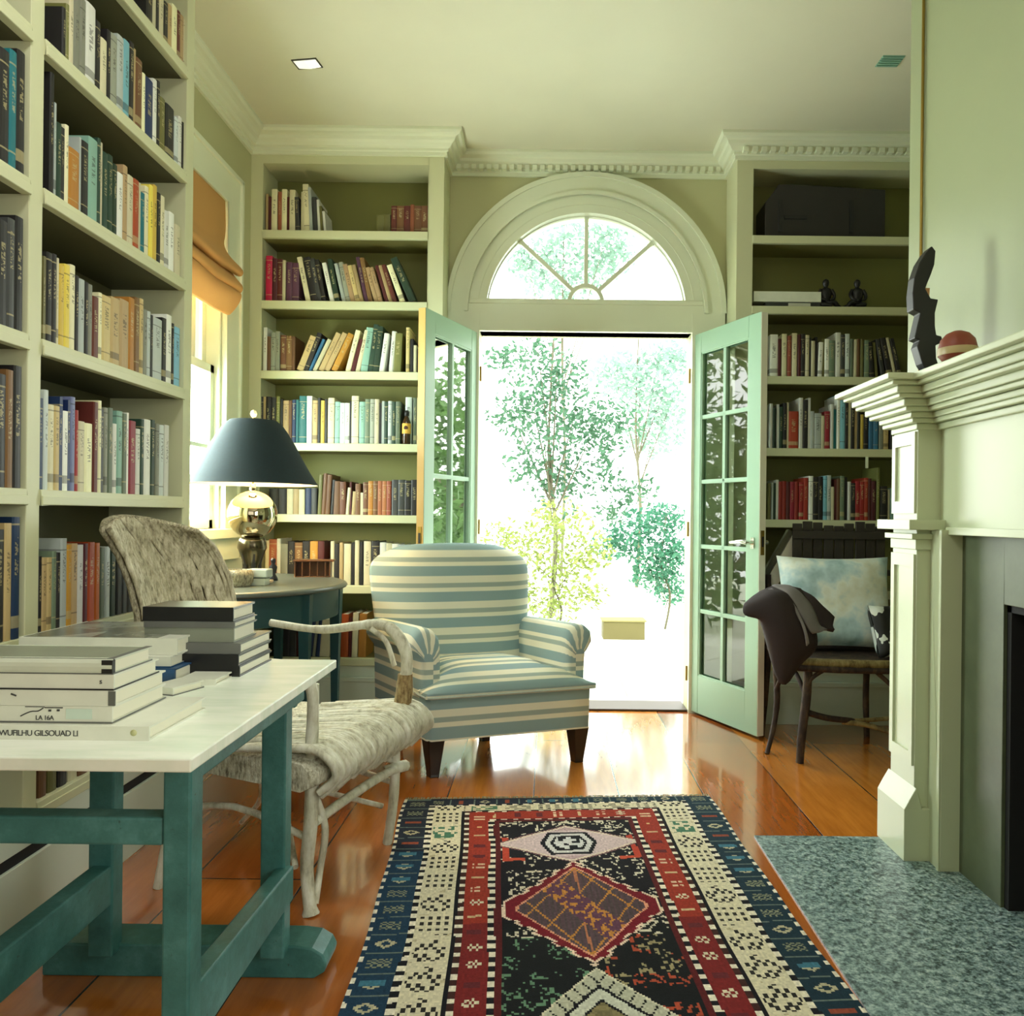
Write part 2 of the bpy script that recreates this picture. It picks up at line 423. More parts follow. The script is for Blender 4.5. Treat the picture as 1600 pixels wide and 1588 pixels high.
# cornice: stack of steps, breaks forward over the pilasters
steps = [(0, 1.365, 1.385), (.022, 1.385, 1.40), (.03, 1.40, 1.418), (.055, 1.418, 1.432), (.066, 1.432, 1.455), (.090, 1.455, 1.468), (.100, 1.468, 1.490), (.122, 1.490, 1.503), (.145, 1.503, 1.522)]
m = MB()
for (o, z0, z1) in steps:
    o2 = o+.008
    m.box(1.235-o2*.93, XB, mirrorY(2.47), 2.47, z0, z1)
    for sgn in (0, 1):
        a, b = 2.47-o2*.85, 2.64+o2*.9
        if sgn: a, b = mirrorY(b), mirrorY(a)
        m.box(XS-o2, XB, a, b, z0, z1)
fp('cornice', m, M_mantel, .004)
fp('hearth_slab', MB().box(.712, 1.50, .6, 2.642, 0, .006), M_hearth, 0)
# ---------------------------------------------------------------- ceiling fittings
def ceiling_pt(px, py):
    p = onZ(px, py, ZC); return p
p = ceiling_pt(480, 99)
L = empty('ceiling_light', (p.x, p.y, ZC)); tag(L, 'small chrome recessed downlight in ceiling above the wall bookcase', 'light')
L.rotation_euler = (0, 0, -.15)
m = MB().box(-.058, .058, -.036, -.030, -.004, 0).box(-.058, .058, .030, .036, -.004, 0).box(-.058, -.052, -.036, .036, -.004, 0).box(.052, .058, -.036, .036, -.004, 0)
m.build('trim_frame', plain('dark_frame', rgb(60, 60, 45), .4), L)
m = MB().prism([(-.052, -.002), (-.052, -.003), (0, -.008), (.052, -.004), (.052, -.002)], 'y', -.030, .030)
lampm = plain('downlight_glow', rgb(235, 238, 225), .3); lampm.node_tree.nodes['Principled BSDF'].inputs['Emission Color'].default_value = (1, 1, .92, 1); lampm.node_tree.nodes['Principled BSDF'].inputs['Emission Strength'].default_value = .55
m.build('reflector', lampm, L)
fill_frame = empty('ceiling_light', (-.55, 1.25, ZC)); tag(fill_frame, 'added square fill light on ceiling above the white work table', 'light')  # added frame around the out-of-view fill light for the tabletop
MB().box(-.2, .2, -.2, -.175, -.012, 0).box(-.2, .2, .175, .2, -.012, 0).box(-.2, -.175, -.175, .175, -.012, 0).box(.175, .2, -.175, .175, -.012, 0).build('trim_frame', M_trim, fill_frame)
p = ceiling_pt(1391, 95)
m = MB()
for k in range(5): m.box(-.045, .045, -.035+k*.016, -.027+k*.016, -.006, 0)
m.box(-.048, .048, -.04, .045, -.002, 0)
V = m.build('ceiling_vent', plain('vent_green', rgb(140, 185, 165), .5), loc=(p.x, p.y, ZC)); tag(V, 'small pale green slatted vent in ceiling beside chimney breast', 'vent')
# ---------------------------------------------------------------- bookcases
ZBK = [2.564, 2.194, 1.826, 1.448, 1.073, .702, .322]
def back_bookcase(name, x0, x1, ox0, ox1, label):
    b = empty(name, (x0, YC, 0)); tag(b, label, 'bookcase')
    def ad(n, m_, mat, bev=.002):
        o = m_.build(n, mat, bevel=bev); o.parent = b; o.matrix_parent_inverse = Matrix.Translation(b.location).inverted(); return o
    m = MB()
    m.box(x0, ox0, YC, YB, 0, ZC).box(ox1, x1, YC, YB, 0, ZC).box(ox0, ox1, YC, YB, 2.915, ZC)
    ad('frame', m, M_shelf)
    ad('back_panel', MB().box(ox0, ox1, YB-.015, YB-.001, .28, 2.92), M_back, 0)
    for z in ZBK:
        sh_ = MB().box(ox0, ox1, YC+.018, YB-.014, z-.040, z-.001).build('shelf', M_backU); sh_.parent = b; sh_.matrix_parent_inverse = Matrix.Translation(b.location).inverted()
        MB().box(ox0, ox1, YC-.006, YC+.018, z-.042, z).build('shelf_edge', M_shelf, sh_, bevel=.003)
    m = MB().box(ox0, ox1, YC+.004, YB-.014, 0, .28).box(x0, x1, YC-.014, YC, 0, .20).box(x0, x1, YC-.02, YC, .20, .222)
    ad('plinth', m, M_base)
    return b
back_bookcase('bookcase', XL, BX0, -1.513, -.642, 'tall built-in sage bookcase in corner behind the lamp and armchair')
bR = back_bookcase('bookcase', BX1, XR, 1.062, 2.02, 'tall built-in sage bookcase between french doors and chimney breast')
# left wall bookcase
LXF = -1.30
ZLK = [2.66, 2.288, 1.906, 1.519, 1.133, .762, .331]
lb = empty('bookcase', (LXF, 2.84, 0)); tag(lb, 'long built-in sage bookcase covering wall beside the white table', 'bookcase')
def al(n, m_, mat, bev=.002):
    o = m_.build(n, mat, bevel=bev); o.parent = lb; o.matrix_parent_inverse = Matrix.Translation(lb.location).inverted(); return o
bays = [(.25, 1.07), (1.12, 1.947), (1.999, 2.78)]
m = MB()
m.box(XL, LXF, 2.78, 2.84, 0, ZC)
m.box(XL, LXF, 1.947, 1.999, 0, ZC).box(XL, LXF, 1.07, 1.12, 0, ZC).box(XL, LXF, .19, .25, 0, ZC).box(XL, LXF, .25, 2.78, 2.97, ZC)
al('frame', m, M_shelf)
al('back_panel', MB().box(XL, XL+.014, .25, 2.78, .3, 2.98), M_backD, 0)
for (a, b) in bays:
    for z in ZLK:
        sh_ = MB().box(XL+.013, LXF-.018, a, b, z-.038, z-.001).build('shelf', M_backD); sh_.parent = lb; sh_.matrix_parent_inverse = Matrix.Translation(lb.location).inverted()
        MB().box(LXF-.018, LXF+.004, a, b, z-.04, z).box(LXF+.004, LXF+.008, a, b, z-.040, z-.016).build('shelf_edge', M_shelf, sh_, bevel=.002)
m = MB().box(XL, LXF-.004, .25, 2.78, 0, .291).box(XL, LXF+.006, .19, 2.84, .235, .291).box(LXF-.01, LXF+.010, .19, 2.84, 0, .205)
al('plinth', m, M_base)
al('plinth_groove', MB().box(LXF-.006, LXF+.001, .19, 2.84, .205, .235), M_soot, 0)
# ---------------------------------------------------------------- books
PAL = dict(K=(34, 32, 33, 'black'), N=(24, 48, 92, 'navy'), B=(60, 120, 165, 'blue'), b=(128, 190, 208, 'sky blue'), T=(26, 112, 118, 'teal'),
    M=(150, 196, 180, 'mint'), D=(34, 62, 46, 'dark green'), E=(108, 124, 102, 'grey green'), G=(150, 154, 138, 'grey'), L=(196, 206, 202, 'pale grey'),
    W=(242, 244, 234, 'white'), C=(228, 222, 184, 'cream'), A=(196, 170, 120, 'tan'), O=(184, 126, 48, 'ochre'), R=(160, 44, 34, 'red'),
    m=(92, 30, 30, 'maroon'), P=(92, 54, 78, 'purple'), Y=(224, 196, 84, 'yellow'), H=(118, 80, 48, 'brown'), h=(186, 84, 30, 'orange'),
    o=(116, 114, 62, 'olive'), X=(62, 64, 64, 'charcoal'), V=(136, 140, 190, 'lavender'), p=(186, 22, 84, 'magenta'), Q=(160, 88, 58, 'brick'))
CVM = {}
def cover_mat(k):
    if k in CVM: return CVM[k]
    r, g, b, w = PAL[k]; t = NT('cover_'+w.replace(' ', '_'))
    gen = t.coord('Generated'); sp = t.n.new('ShaderNodeSeparateXYZ'); t.l.new(gen, sp.inputs[0])
    oi = t.n.new('ShaderNodeObjectInfo'); rnd = oi.outputs['Random']
    base = rgb(r, g, b); lum = (r+g+b)/3
    other = rgb(40, 36, 34) if lum > 120 else rgb(190, 178, 130)
    hs = t.n.new('ShaderNodeHueSaturation'); hs.inputs['Color'].default_value = base
    t.l.new(t.math('MULTIPLY_ADD', rnd, .5, .72), hs.inputs['Value']); t.l.new(t.math('MULTIPLY_ADD', rnd, .04, .48), hs.inputs['Hue'])
    z = sp.outputs[2]; x = sp.outputs[0]
    def band(c, w_):  # around c with half width w_
        return t.math('LESS_THAN', t.math('ABSOLUTE', t.math('SUBTRACT', z, c)), w_)
    r2 = t.math('FRACT', t.math('MULTIPLY', rnd, 7.3)); r3 = t.math('FRACT', t.math('MULTIPLY', rnd, 13.7))
    # lettering: marks along the middle of the spine
    vv = t.n.new('ShaderNodeCombineXYZ'); t.l.new(t.math('MULTIPLY', z, 46), vv.inputs[2]); t.l.new(t.math('MULTIPLY', x, 3), vv.inputs[0]); t.l.new(t.math('MULTIPLY', rnd, 40), vv.inputs[1])
    nz = t.noise(vv.outputs[0], 1.0, 1)
    mk = t.math('GREATER_THAN', nz.outputs['Fac'], .52)
    mid = t.math('LESS_THAN', t.math('ABSOLUTE', t.math('SUBTRACT', x, .5)), .2)
    seg = band(t.math('MULTIPLY_ADD', r2, .14, .58), .17)
    letters = t.math('MULTIPLY', t.math('MULTIPLY', mk, mid), seg)
    bands = t.math('MULTIPLY', t.math('MAXIMUM', band(t.math('MULTIPLY_ADD', r3, .08, .86), .008), band(t.math('MULTIPLY_ADD', r3, .05, .12), .008)), t.math('GREATER_THAN', r2, .45))
    patch = t.math('MULTIPLY', band(.14, .05), t.math('GREATER_THAN', r3, .72))
    fac = t.math('MULTIPLY', t.math('MAXIMUM', letters, t.math('MAXIMUM', bands, patch)), .6)
    c = t.mix(fac, hs.outputs[0], other)
    n = t.noise(gen, 9, 4); c = t.mix(t.math('MULTIPLY', n.outputs['Fac'], .22), c, rgb(r*.7, g*.7, b*.68))
    CVM[k] = t.set(c, .5); return CVM[k]
def book(w, dp, h, k, lean, M, detail, pages=True):
    """spine faces local -y, thickness along x, origin at the bottom corner the book stands on."""
    t_ = .0022 if w > .012 else .0014
    W = w-.0006; x0 = 0 if lean <= 0 else -W; x1 = x0+W
    bulge = .003 if w > .014 else .0
    c = MB()
    xs = [x0, x0+W*.2, x0+W*.5, x0+W*.8, x1]; fr = [0, -bulge*.8, -bulge, -bulge*.8, 0]
    outl = [(xs[i], fr[i]) for i in range(5)]+[(x1, dp), (x1-t_, dp), (x1-t_, t_), (x0+t_, t_), (x0+t_, dp), (x0, dp)]
    c.prism(outl, 'z', 0, h)
    pg = MB().box(x0+t_, x1-t_, t_, dp-.004, .003, h-.004)
    pm = M_pageA if k in 'HmPAoEQ' else M_paper
    if detail:
        o = c.build('book', cover_mat(k)); q = pg.build('page_block', pm, o)
    else:
        i = len(c.v)
        c.box(x0+t_, x1-t_, t_, dp-.004, .003, h-.004, mi=1); o = c.build('book', [cover_mat(k), pm])
    o.matrix_world = M
    return o
ORD = ['', 'first', 'second', 'third', 'fourth', 'fifth', 'sixth', 'seventh', 'eighth', 'ninth', 'tenth', 'eleventh', 'twelfth', 'thirteenth', 'fourteenth', 'fifteenth',
       'sixteenth', 'seventeenth', 'eighteenth', 'nineteenth', 'twentieth']
def where(i, n):
    if i < (n+1)//2: return ORD[i+1]+' from left'
    return ORD[n-i]+' from right'
def parse(s):
    out = []
    for e in s.replace('\n', ' ').split(';'):
        e = e.split()
        if not e: continue
        out.append((float(e[0]), float(e[1]), float(e[2]), e[3], float(e[4]) if len(e) > 4 else 0.0, float(e[5]) if len(e) > 5 else 0.0))
    return out
BOOKN = [0]
def label_book(o, w, h, k, i, n, phrase, group):
    size = 'thick' if w > .034 else ('slim' if w < .015 else '')
    tall = 'tall' if h > .27 else ('short' if h < .19 else '')
    d = ' '.join(x for x in (tall, size, PAL[k][3]) if x)
    tag(o, f'{d} book, {where(i, n)}, {phrase}', 'book', group); BOOKN[0] += 1
def left_row(s, z, phrase, X=-1.312, ymin=0, ymax=9):
    rows = [r for r in parse(s)]; n = len(rows)
    for i, (a, b, top, k, lean, back) in enumerate(rows):
        Xb = X-back
        Ya = F*(Xb*cT-(H-z)*sT)/(a-CX); Yb_ = F*(Xb*cT-(H-z)*sT)/(b-CX)
        Ym = Ya
        x = F*Xb/Ym; d = ((top-CY)-sT*x)/cT; zt = H-d*Ym/F
        h = max(.10, min(zt-z, .335)); w = Yb_-Ya
        dp = min(.205-back, .10+h*.33)
        Mx = Matrix.Translation((Xb, Ya+(0 if lean <= 0 else w), z+.0005)) @ Matrix.Rotation(PI/2, 4, 'Z') @ Matrix.Rotation(math.radians(lean), 4, 'Y')
        o = book(w, dp, h, k, lean, Mx, True)
        label_book(o, w, h, k, i, n, phrase, 'books in the long wall bookcase')
def back_row(s, z, phrase, group, Y=YC+.02):
    rows = parse(s); n = len(rows)
    for i, (a, b, top, k, lean, back) in enumerate(rows):
        Yk = Y+back; d = F*(H-z)/Yk
        Xa = ((a-CX)+sT*d)/cT*Yk/F; Xc = ((b-CX)+sT*d)/cT*Yk/F
        _, zt = PX(a, top, Yk); h = zt-z; w = Xc-Xa
        ang = math.atan2(lean, (h*F/Yk)) if lean else 0
        hh = h/max(.3, math.cos(ang)) - (w*abs(math.sin(ang)))*.6 if lean else h
        ww = w*math.cos(ang)
        px_ = Xa if lean <= 0 else Xc
        Mx = Matrix.Translation((px_, Yk, z+.0005)) @ Matrix.Rotation(ang, 4, 'Y')
        o = book(ww, min(.19-back, .10+hh*.33), hh, k, lean, Mx, False)
        label_book(o, w, h, k, i, n, phrase, group)
# ---- long wall bookcase (rows from the ceiling down)
left_row('''228 238 -30 K;238 243 -20 C;243 248 -40 K;248 255 -10 C;255 262 0 K;262 268 5 A;268 276 5 C;276 281 15 m;281 286 22 A;286 291 30 C''', ZLK[0], 'highest shelf of long wall bookcase')
left_row('''96 102 10 K;102 107 5 o;107 114 -10 C;114 124 -12 G;124 133 -5 G;133 148 0 W;148 156 30 K;156 166 57 C;166 172 45 K;172 182 50 G;182 192 52 L;192 201 60 b;201 208 63 K;208 211 75 A;211 221 88 H;221 226 113 C;226 238 118 N;238 244 122 W;244 249 125 K;249 257 150 o;258 271 160 K;272 278 182 L;278 283 181 W;283 287 190 K''', ZLK[1], 'second highest shelf, long wall bookcase')
left_row('''76 83 112 K;84 87 160 L;87 95 190 D;95 100 198 K;100 106 194 C;106 123 228 O;123 126 214 L;126 137 218 K;137 151 212 M;151 156 215 D;156 159 222 C;159 167 236 D;167 175 240 D;175 182 255 D;182 191 268 W;191 198 257 A;198 207 272 C;207 216 278 R;216 219 285 C;219 225 300 T;225 231 290 C;232 238 288 Y;238 244 288 Y;244 250 300 K;250 256 305 C;256 263 328 W;263 271 330 W;273 281 350 C''', ZLK[2], 'third highest shelf, long wall bookcase')
left_row('''67 71 400 o;71 80 393 K;80 87 396 K;88 91 403 C;91 99 413 Y;99 108 412 Y;108 116 413 C;116 122 430 K;122 131 435 L;131 137 440 K;137 143 444 G;143 153 462 m;153 158 457 C;158 172 460 A;172 186 463 A;186 200 466 A;200 209 464 O;209 217 464 H;217 223 466 A;223 229 483 G;229 234 486 L;234 238 492 X;238 252 495 L;252 259 496 K;259 267 491 W;267 271 505 K;271 280 510 b''', ZLK[3], 'fourth highest shelf, long wall bookcase')
left_row('''61 66 622 N;67 74 609 L;74 83 632 C;83 92 634 A;92 97 620 N;97 105 642 W;105 109 625 N;109 116 620 V;116 121 641 R;121 131 658 C;131 143 661 C;144 152 628 m;152 157 626 C;157 161 640 X;161 167 637 G;167 175 637 E;175 181 662 W;181 190 642 M;190 197 646 E;197 200 645 W;200 211 657 R;211 218 670 W;218 224 655 D;224 234 655 W;234 241 656 D;242 248 662 G;248 255 664 L;256 263 664 W''', ZLK[4], 'fifth highest shelf, long wall bookcase')
left_row('''58 64 870 K;64 72 872 A;72 80 872 A;80 87 862 E;87 93 864 K;93 103 842 L;103 111 852 O;111 120 850 A;120 129 852 W;129 136 850 m;136 147 848 h;147 155 849 h;155 162 856 E;163 171 855 L;171 180 858 D;181 190 856 K;190 198 858 X;198 207 862 K;207 216 866 K;218 228 866 N''', ZLK[5], 'sixth highest shelf, long wall bookcase')
left_row('''60 72 1130 H;74 88 1130 o;90 104 1132 K;106 120 1134 C;122 140 1136 H;142 156 1130 m;158 172 1132 K''', ZLK[6], 'lowest shelf of long wall bookcase, under table')
# near bay, seen at the very edge of the picture
for z, ph, ks in ((ZLK[2], 'third', 'KTK'), (ZLK[3], 'fourth', 'KXK'), (ZLK[4], 'fifth', 'KHK'), (ZLK[5], 'sixth', 'NAK')):
    Yc_ = 1.935
    for j, k in enumerate(ks):
        w = (.030, .026, .034)[j]; Yc_ -= w; h = (.30, .285, .27)[j] - (0.02 if ph == 'fourth' else 0)
        o = book(w, .19, h, k, 0, Matrix.Translation((-1.306, Yc_, z+.0005)) @ Matrix.Rotation(PI/2, 4, 'Z'), True)
        tag(o, f'{PAL[k][3]} book, {ORD[3-j]} of three in near bay, {ph} highest shelf, wall bookcase', 'book', 'books in the long wall bookcase'); BOOKN[0] += 1
GL, GR = 'books in the bookcase behind the lamp', 'books in the bookcase beside the chimney breast'
back_row('''415 419 303 A;419 424 308 m;424 433 296 C;434 440 300 Q;440 448 296 C;448 452 308 m;452 461 297 C;462 469 308 X -3;470 475 300 C;475 484 288 C -3;484 489 293 L -4;490 496 308 X -3;497 501 312 W -3;501 505 322 o -3;506 510 330 W -3''', ZBK[0], 'top shelf of bookcase behind lamp', GL)
back_row('''588 599 336 o;599 610 335 o;611 620 322 m;620 631 322 H;631 641 322 m;641 647 320 Q;647 658 322 H;658 669 322 H''', ZBK[0], 'brown set at end of top shelf behind lamp', GL)
back_row('''415 425 400 p;425 433 404 m;433 441 405 m;441 446 407 C;447 456 410 P;456 467 411 P;478 486 402 C -15;486 496 402 K -13;496 503 404 X -13;503 510 406 K -13;516 523 411 W -14;523 531 405 D -13;535 541 412 L -14;541 548 410 G -13;548 556 413 A -14;556 563 415 A -14;563 569 414 A -14;570 576 402 P -15;576 583 403 H -15;585 592 418 A -15;592 599 418 A -16;602 608 415 m -17;608 614 415 A -18;614 621 414 m -19;625 634 414 C -22;640 652 403 D -32''', ZBK[1], 'second shelf of bookcase behind lamp', GL)
back_row('''411 417 512 W;417 423 526 H;423 430 520 G;430 437 518 G;438 447 524 H;447 456 525 H;456 461 526 H;462 473 525 A 22;473 481 520 K 22;481 486 530 B 22;487 494 530 C 24;496 505 520 A 28;505 514 520 A 29;516 526 521 O 27;539 547 516 C 16;547 554 530 m 14;555 562 516 C 14;563 574 512 M 9;575 583 507 D 8;583 592 510 D 6;592 600 521 W 8;607 614 518 W 5;614 626 521 o 2;634 640 512 A;641 646 530 K;646 651 540 C;652 656 545 K''', ZBK[2], 'third shelf of bookcase behind lamp', GL)
back_row('''405 411 620 K;411 415 620 A;415 423 620 K;423 431 621 K;431 437 620 o;437 442 624 K;442 451 626 A;451 456 626 H;456 462 625 N;462 467 625 T;467 479 619 T;479 487 619 W;488 496 626 A;496 501 622 K;501 507 626 Y;507 512 624 K;512 522 622 C;523 531 628 M;531 539 630 L;539 546 630 W;546 549 627 K;549 560 619 C;561 570 628 M;570 578 624 E;578 585 624 G;585 592 624 C;592 596 630 K;596 600 627 L;600 606 628 D;606 612 627 L;612 618 628 D;618 625 628 E;633 643 621 L;645 651 622 E;651 657 622 A''', ZBK[3], 'fourth shelf of bookcase behind lamp', GL)
back_row('''420 434 764 K;434 447 764 K;448 458 764 C;458 467 764 A;467 476 765 C;477 486 763 N;486 495 763 X;496 502 742 o 2;502 508 740 H 3;508 515 742 H 3;516 521 750 K 3;521 531 752 H;531 540 753 H;540 545 762 C 3;546 549 753 m;549 555 768 A 2;555 563 756 H;563 567 770 C;567 575 754 H;575 583 752 O;583 590 752 H;590 597 752 Q;597 604 752 Q;604 611 752 Q;612 622 750 X;622 632 750 X;632 642 751 K;642 652 750 K''', ZBK[4], 'fifth shelf of bookcase behind lamp', GL)
back_row('''414 420 845 C;420 432 843 Q;432 438 842 W;438 449 850 G;449 460 846 K;460 472 848 H;472 484 846 K;484 496 846 O;496 506 846 m;516 522 846 C;522 530 850 K;530 536 848 A;537 548 850 C;549 553 848 K;554 561 845 C;562 567 847 K;568 579 846 C;580 592 846 K;593 603 848 W;603 612 849 C;612 622 850 W;622 632 851 L;632 641 852 C''', ZBK[5], 'sixth shelf of bookcase behind lamp', GL)
back_row('''430 441 966 K;441 452 968 K;452 463 966 X;463 472 964 m;474 481 962 C 8;482 487 964 N 6;488 492 964 G 6;493 499 966 N 5;499 514 968 C 3;520 530 964 K;532 544 960 h;545 549 966 m;549 558 958 C 2;559 571 959 O 2''', ZBK[6], 'lowest shelf of bookcase behind lamp', GL)
back_row('''1203 1215 523 W;1215 1220 530 m;1221 1229 522 C;1230 1236 525 Q;1237 1245 521 C;1246 1251 523 m;1251 1257 522 K;1258 1264 524 C;1264 1267 528 K;1267 1273 533 C;1273 1277 527 K;1277 1284 535 W 2;1284 1288 530 o;1288 1295 530 W;1295 1304 532 E;1305 1313 520 W;1313 1320 523 X;1320 1327 522 L;1328 1333 530 E;1333 1338 531 C 1;1338 1343 530 H;1344 1349 530 o;1350 1358 532 E;1359 1367 535 K -5;1368 1372 535 o -5;1377 1384 530 X -10;1386 1395 528 K -12;1397 1402 528 C -14;1403 1410 529 K -14''', ZBK[2], 'third shelf beside chimney breast', GR)
back_row('''1202 1207 631 W;1207 1212 638 D;1213 1217 632 W;1217 1223 636 D;1223 1229 630 K;1229 1232 629 C;1232 1247 643 R;1248 1254 622 W;1254 1262 625 K;1262 1266 622 W;1266 1272 643 L;1272 1283 646 L;1283 1288 650 C;1288 1296 643 R;1297 1302 632 W;1302 1306 640 T;1307 1312 618 W;1312 1320 615 b;1320 1325 622 K;1325 1329 622 C;1329 1335 626 K;1335 1339 638 A;1339 1344 640 K;1344 1349 648 Y;1349 1356 644 K;1357 1364 650 B;1364 1372 650 B;1373 1380 650 G;1380 1388 652 A;1390 1397 665 K;1397 1404 668 G''', ZBK[3], 'fourth shelf beside chimney breast', GR)
back_row('''1200 1204 755 o;1205 1208 754 L;1208 1212 755 D;1212 1216 750 W;1216 1222 753 R;1222 1228 752 R;1228 1234 753 m;1234 1241 753 R;1241 1247 753 R;1248 1255 754 R;1255 1262 747 R;1263 1270 744 W;1270 1278 746 K;1278 1285 745 K;1286 1292 744 b;1292 1298 743 L;1298 1303 761 C;1303 1307 750 m;1307 1312 748 H;1312 1319 744 E;1319 1323 746 K;1324 1329 753 W;1329 1336 755 K;1336 1343 752 R;1343 1350 753 R;1350 1356 747 R;1356 1361 748 m;1361 1368 752 m;1369 1374 731 o;1375 1386 760 K;1387 1390 765 C;1391 1397 763 M;1397 1403 764 D;1404 1412 764 K''', ZBK[4], 'fifth shelf beside chimney breast', GR)
back_row('''1192 1198 975 H;1199 1204 978 m;1205 1212 974 h;1213 1220 976 Q;1221 1230 975 K;1231 1240 978 m''', ZBK[6], 'lowest shelf beside chimney breast', GR)
print('BOOKS', BOOKN[0])
# ---------------------------------------------------------------- french door leaves
def leaf(name, hx, fx, fy, side, label, skip, edge_mat, knob=False):
    # hinge at (hx, YB), free edge at (fx, fy); leaf thickness goes to the outer side
    Wd = math.hypot(fx-hx, fy-YB); ang = math.atan2(fy-YB, fx-hx)
    o = empty(name, (hx, YB-.0, .014), ang); tag(o, label, 'door')
    # local x along the leaf from hinge to free edge, local y = thickness
    t0, t1 = (0, .04) if side > 0 else (-.04, 0)
    Hh = 2.072; st = .095; tr = .11; brl = .205
    m = MB(); m.box(0, st, t0, t1, 0, Hh).box(Wd-st, Wd-.001, t0, t1, 0, Hh).box(st, Wd-st, t0, t1, 0, brl).box(st, Wd-st, t0, t1, Hh-tr, Hh)
    m.build('stile_frame', M_mint, o, bevel=.003)
    MB().box(Wd-.0012, Wd+.0012, t0+.001, t1-.001, .002, Hh-.002).build('edge', edge_mat, o)
    rh = (Hh-tr-brl)/5; m = MB(); xm = Wd/2
    m.box(xm-.011, xm+.011, t0+.006, t1-.006, brl, Hh-tr)
    for k in range(1, 5):
        if k in skip: continue
        m.box(st, Wd-st, t0+.006, t1-.006, Hh-tr-k*rh-.011, Hh-tr-k*rh+.011)
    # glazing beads
    for ya, yb in ((t0+.003, t0+.010), (t1-.010, t1-.003)):
        m.box(st, st+.008, ya, yb, brl, Hh-tr).box(Wd-st-.008, Wd-st, ya, yb, brl, Hh-tr).box(st, Wd-st, ya, yb, brl, brl+.008).box(st, Wd-st, ya, yb, Hh-tr-.008, Hh-tr)
    m.build('muntins', M_mint, o, bevel=.002)
    ym = (t0+t1)/2
    MB().quadadd([(st, ym, brl), (Wd-st, ym, brl), (Wd-st, ym, Hh-tr), (st, ym, Hh-tr)]).build('pane', M_glass, o)
    z = .945; s = -1 if side > 0 else 1; yo = t0 if side > 0 else t1
    if knob:
        for sg, y in ((-1, t0), (1, t1)):
            m = MB(); m.tube([(Wd-.045, y, z), (Wd-.045, y+sg*.045, z)], .010, 10).box(Wd-.058, Wd-.034, min(y, y+sg*.005), max(y, y+sg*.005), z-.03, z+.025)
            m.tube(smooth_path([(Wd-.04, y+sg*.042, z), (Wd-.08, y+sg*.05, z+.004), (Wd-.12, y+sg*.05, z), (Wd-.165, y+sg*.045, z-.004)], 4), [.011]*4+[.009]*4+[.008]*4+[.007], 8)
            m.build('lever_handle', M_chrome, o)
    MB().box(Wd+.001, Wd+.0035, ym-.010, ym+.010, z-.06, z+.06).build('latch_plate', M_brass, o)
    MB().box(Wd+.003, Wd+.006, ym-.005, ym+.005, z-.02, z+.03).build('latch_bolt', M_black, o)
    m = MB()
    for zz in (.2, 1.0, 1.85): m.tube([(0, yo*0+(-.008 if side > 0 else .008), zz-.04), (0, (-.008 if side > 0 else .008), zz+.04)], .006, 8)
    m.build('hinges', M_brass, o)
    return o
leaf('french_door', DX1, 1.032, 3.80, 1, 'mint green french door leaf standing open in front of the shelves beside chimney breast', (), M_edgeW, True)
leaf('french_door', DX0, -.600, 3.790, -1, 'mint green french door leaf standing open behind the striped armchair', (1, 3), M_edgeO)
# ---------------------------------------------------------------- white-topped teal table
ZT = .73
tb = empty('work_table', (-.8, 1.48, 0)); tag(tb, 'white topped work table with worn teal trestle legs, piled with books', 'table')
def tp(n, m_, mat, bev=.004):
    o = m_.build(n, mat, bevel=bev); o.parent = tb; o.matrix_parent_inverse = Matrix.Translation(tb.location).inverted(); return o
TX0, TX1, TY0, TY1 = -1.15, -.500, 1.105, 1.868
m = MB()
m.box(TX0, TX1, TY0, TY1, ZT-.020, ZT)
tp('tabletop', m, M_tabletop, .0025)
m = MB().box(-.580, -.560, 1.265, TY1-.05, ZT-.085, ZT-.022).box(-1.09, -1.07, 1.27, TY1-.05, ZT-.085, ZT-.022)
m.box(-1.07, -.575, TY1-.07, TY1-.05, ZT-.10, ZT-.022)
tp('apron', m, M_teal)
for (x, y, w_) in ((-.573, 1.240, .044), (-.618, 1.802, .056), (-1.01, 1.240, .05), (-1.01, 1.802, .056)):
    tp('leg', MB().box(x-w_/2, x+w_/2, y-.022, y+.024, .06, ZT-.022), M_teal)
tp('rail', MB().box(-1.04, -.596, 1.222, 1.262, .556, .600), M_teal)
tp('stretcher', MB().prism([(1.27, .29), (1.80, .268), (1.80, .19), (1.27, .19)], 'x', -.612, -.575), M_teal)
tp('stretcher', MB().prism([(1.27, .275), (1.80, .27), (1.80, .18), (1.27, .18)], 'x', -1.03, -.985), M_teal)
for y in (1.245, 1.86):
    z1 = .075
    pts = [(-1.16, 0), (-.53, 0), (-.505, .015), (-.50, .035), (-.51, .055), (-.535, .07), (-.575, .075), (-1.12, .075), (-1.16, .05)]
    tp('foot', MB().prism(pts, 'y', y-.05, y+.045), M_teal)
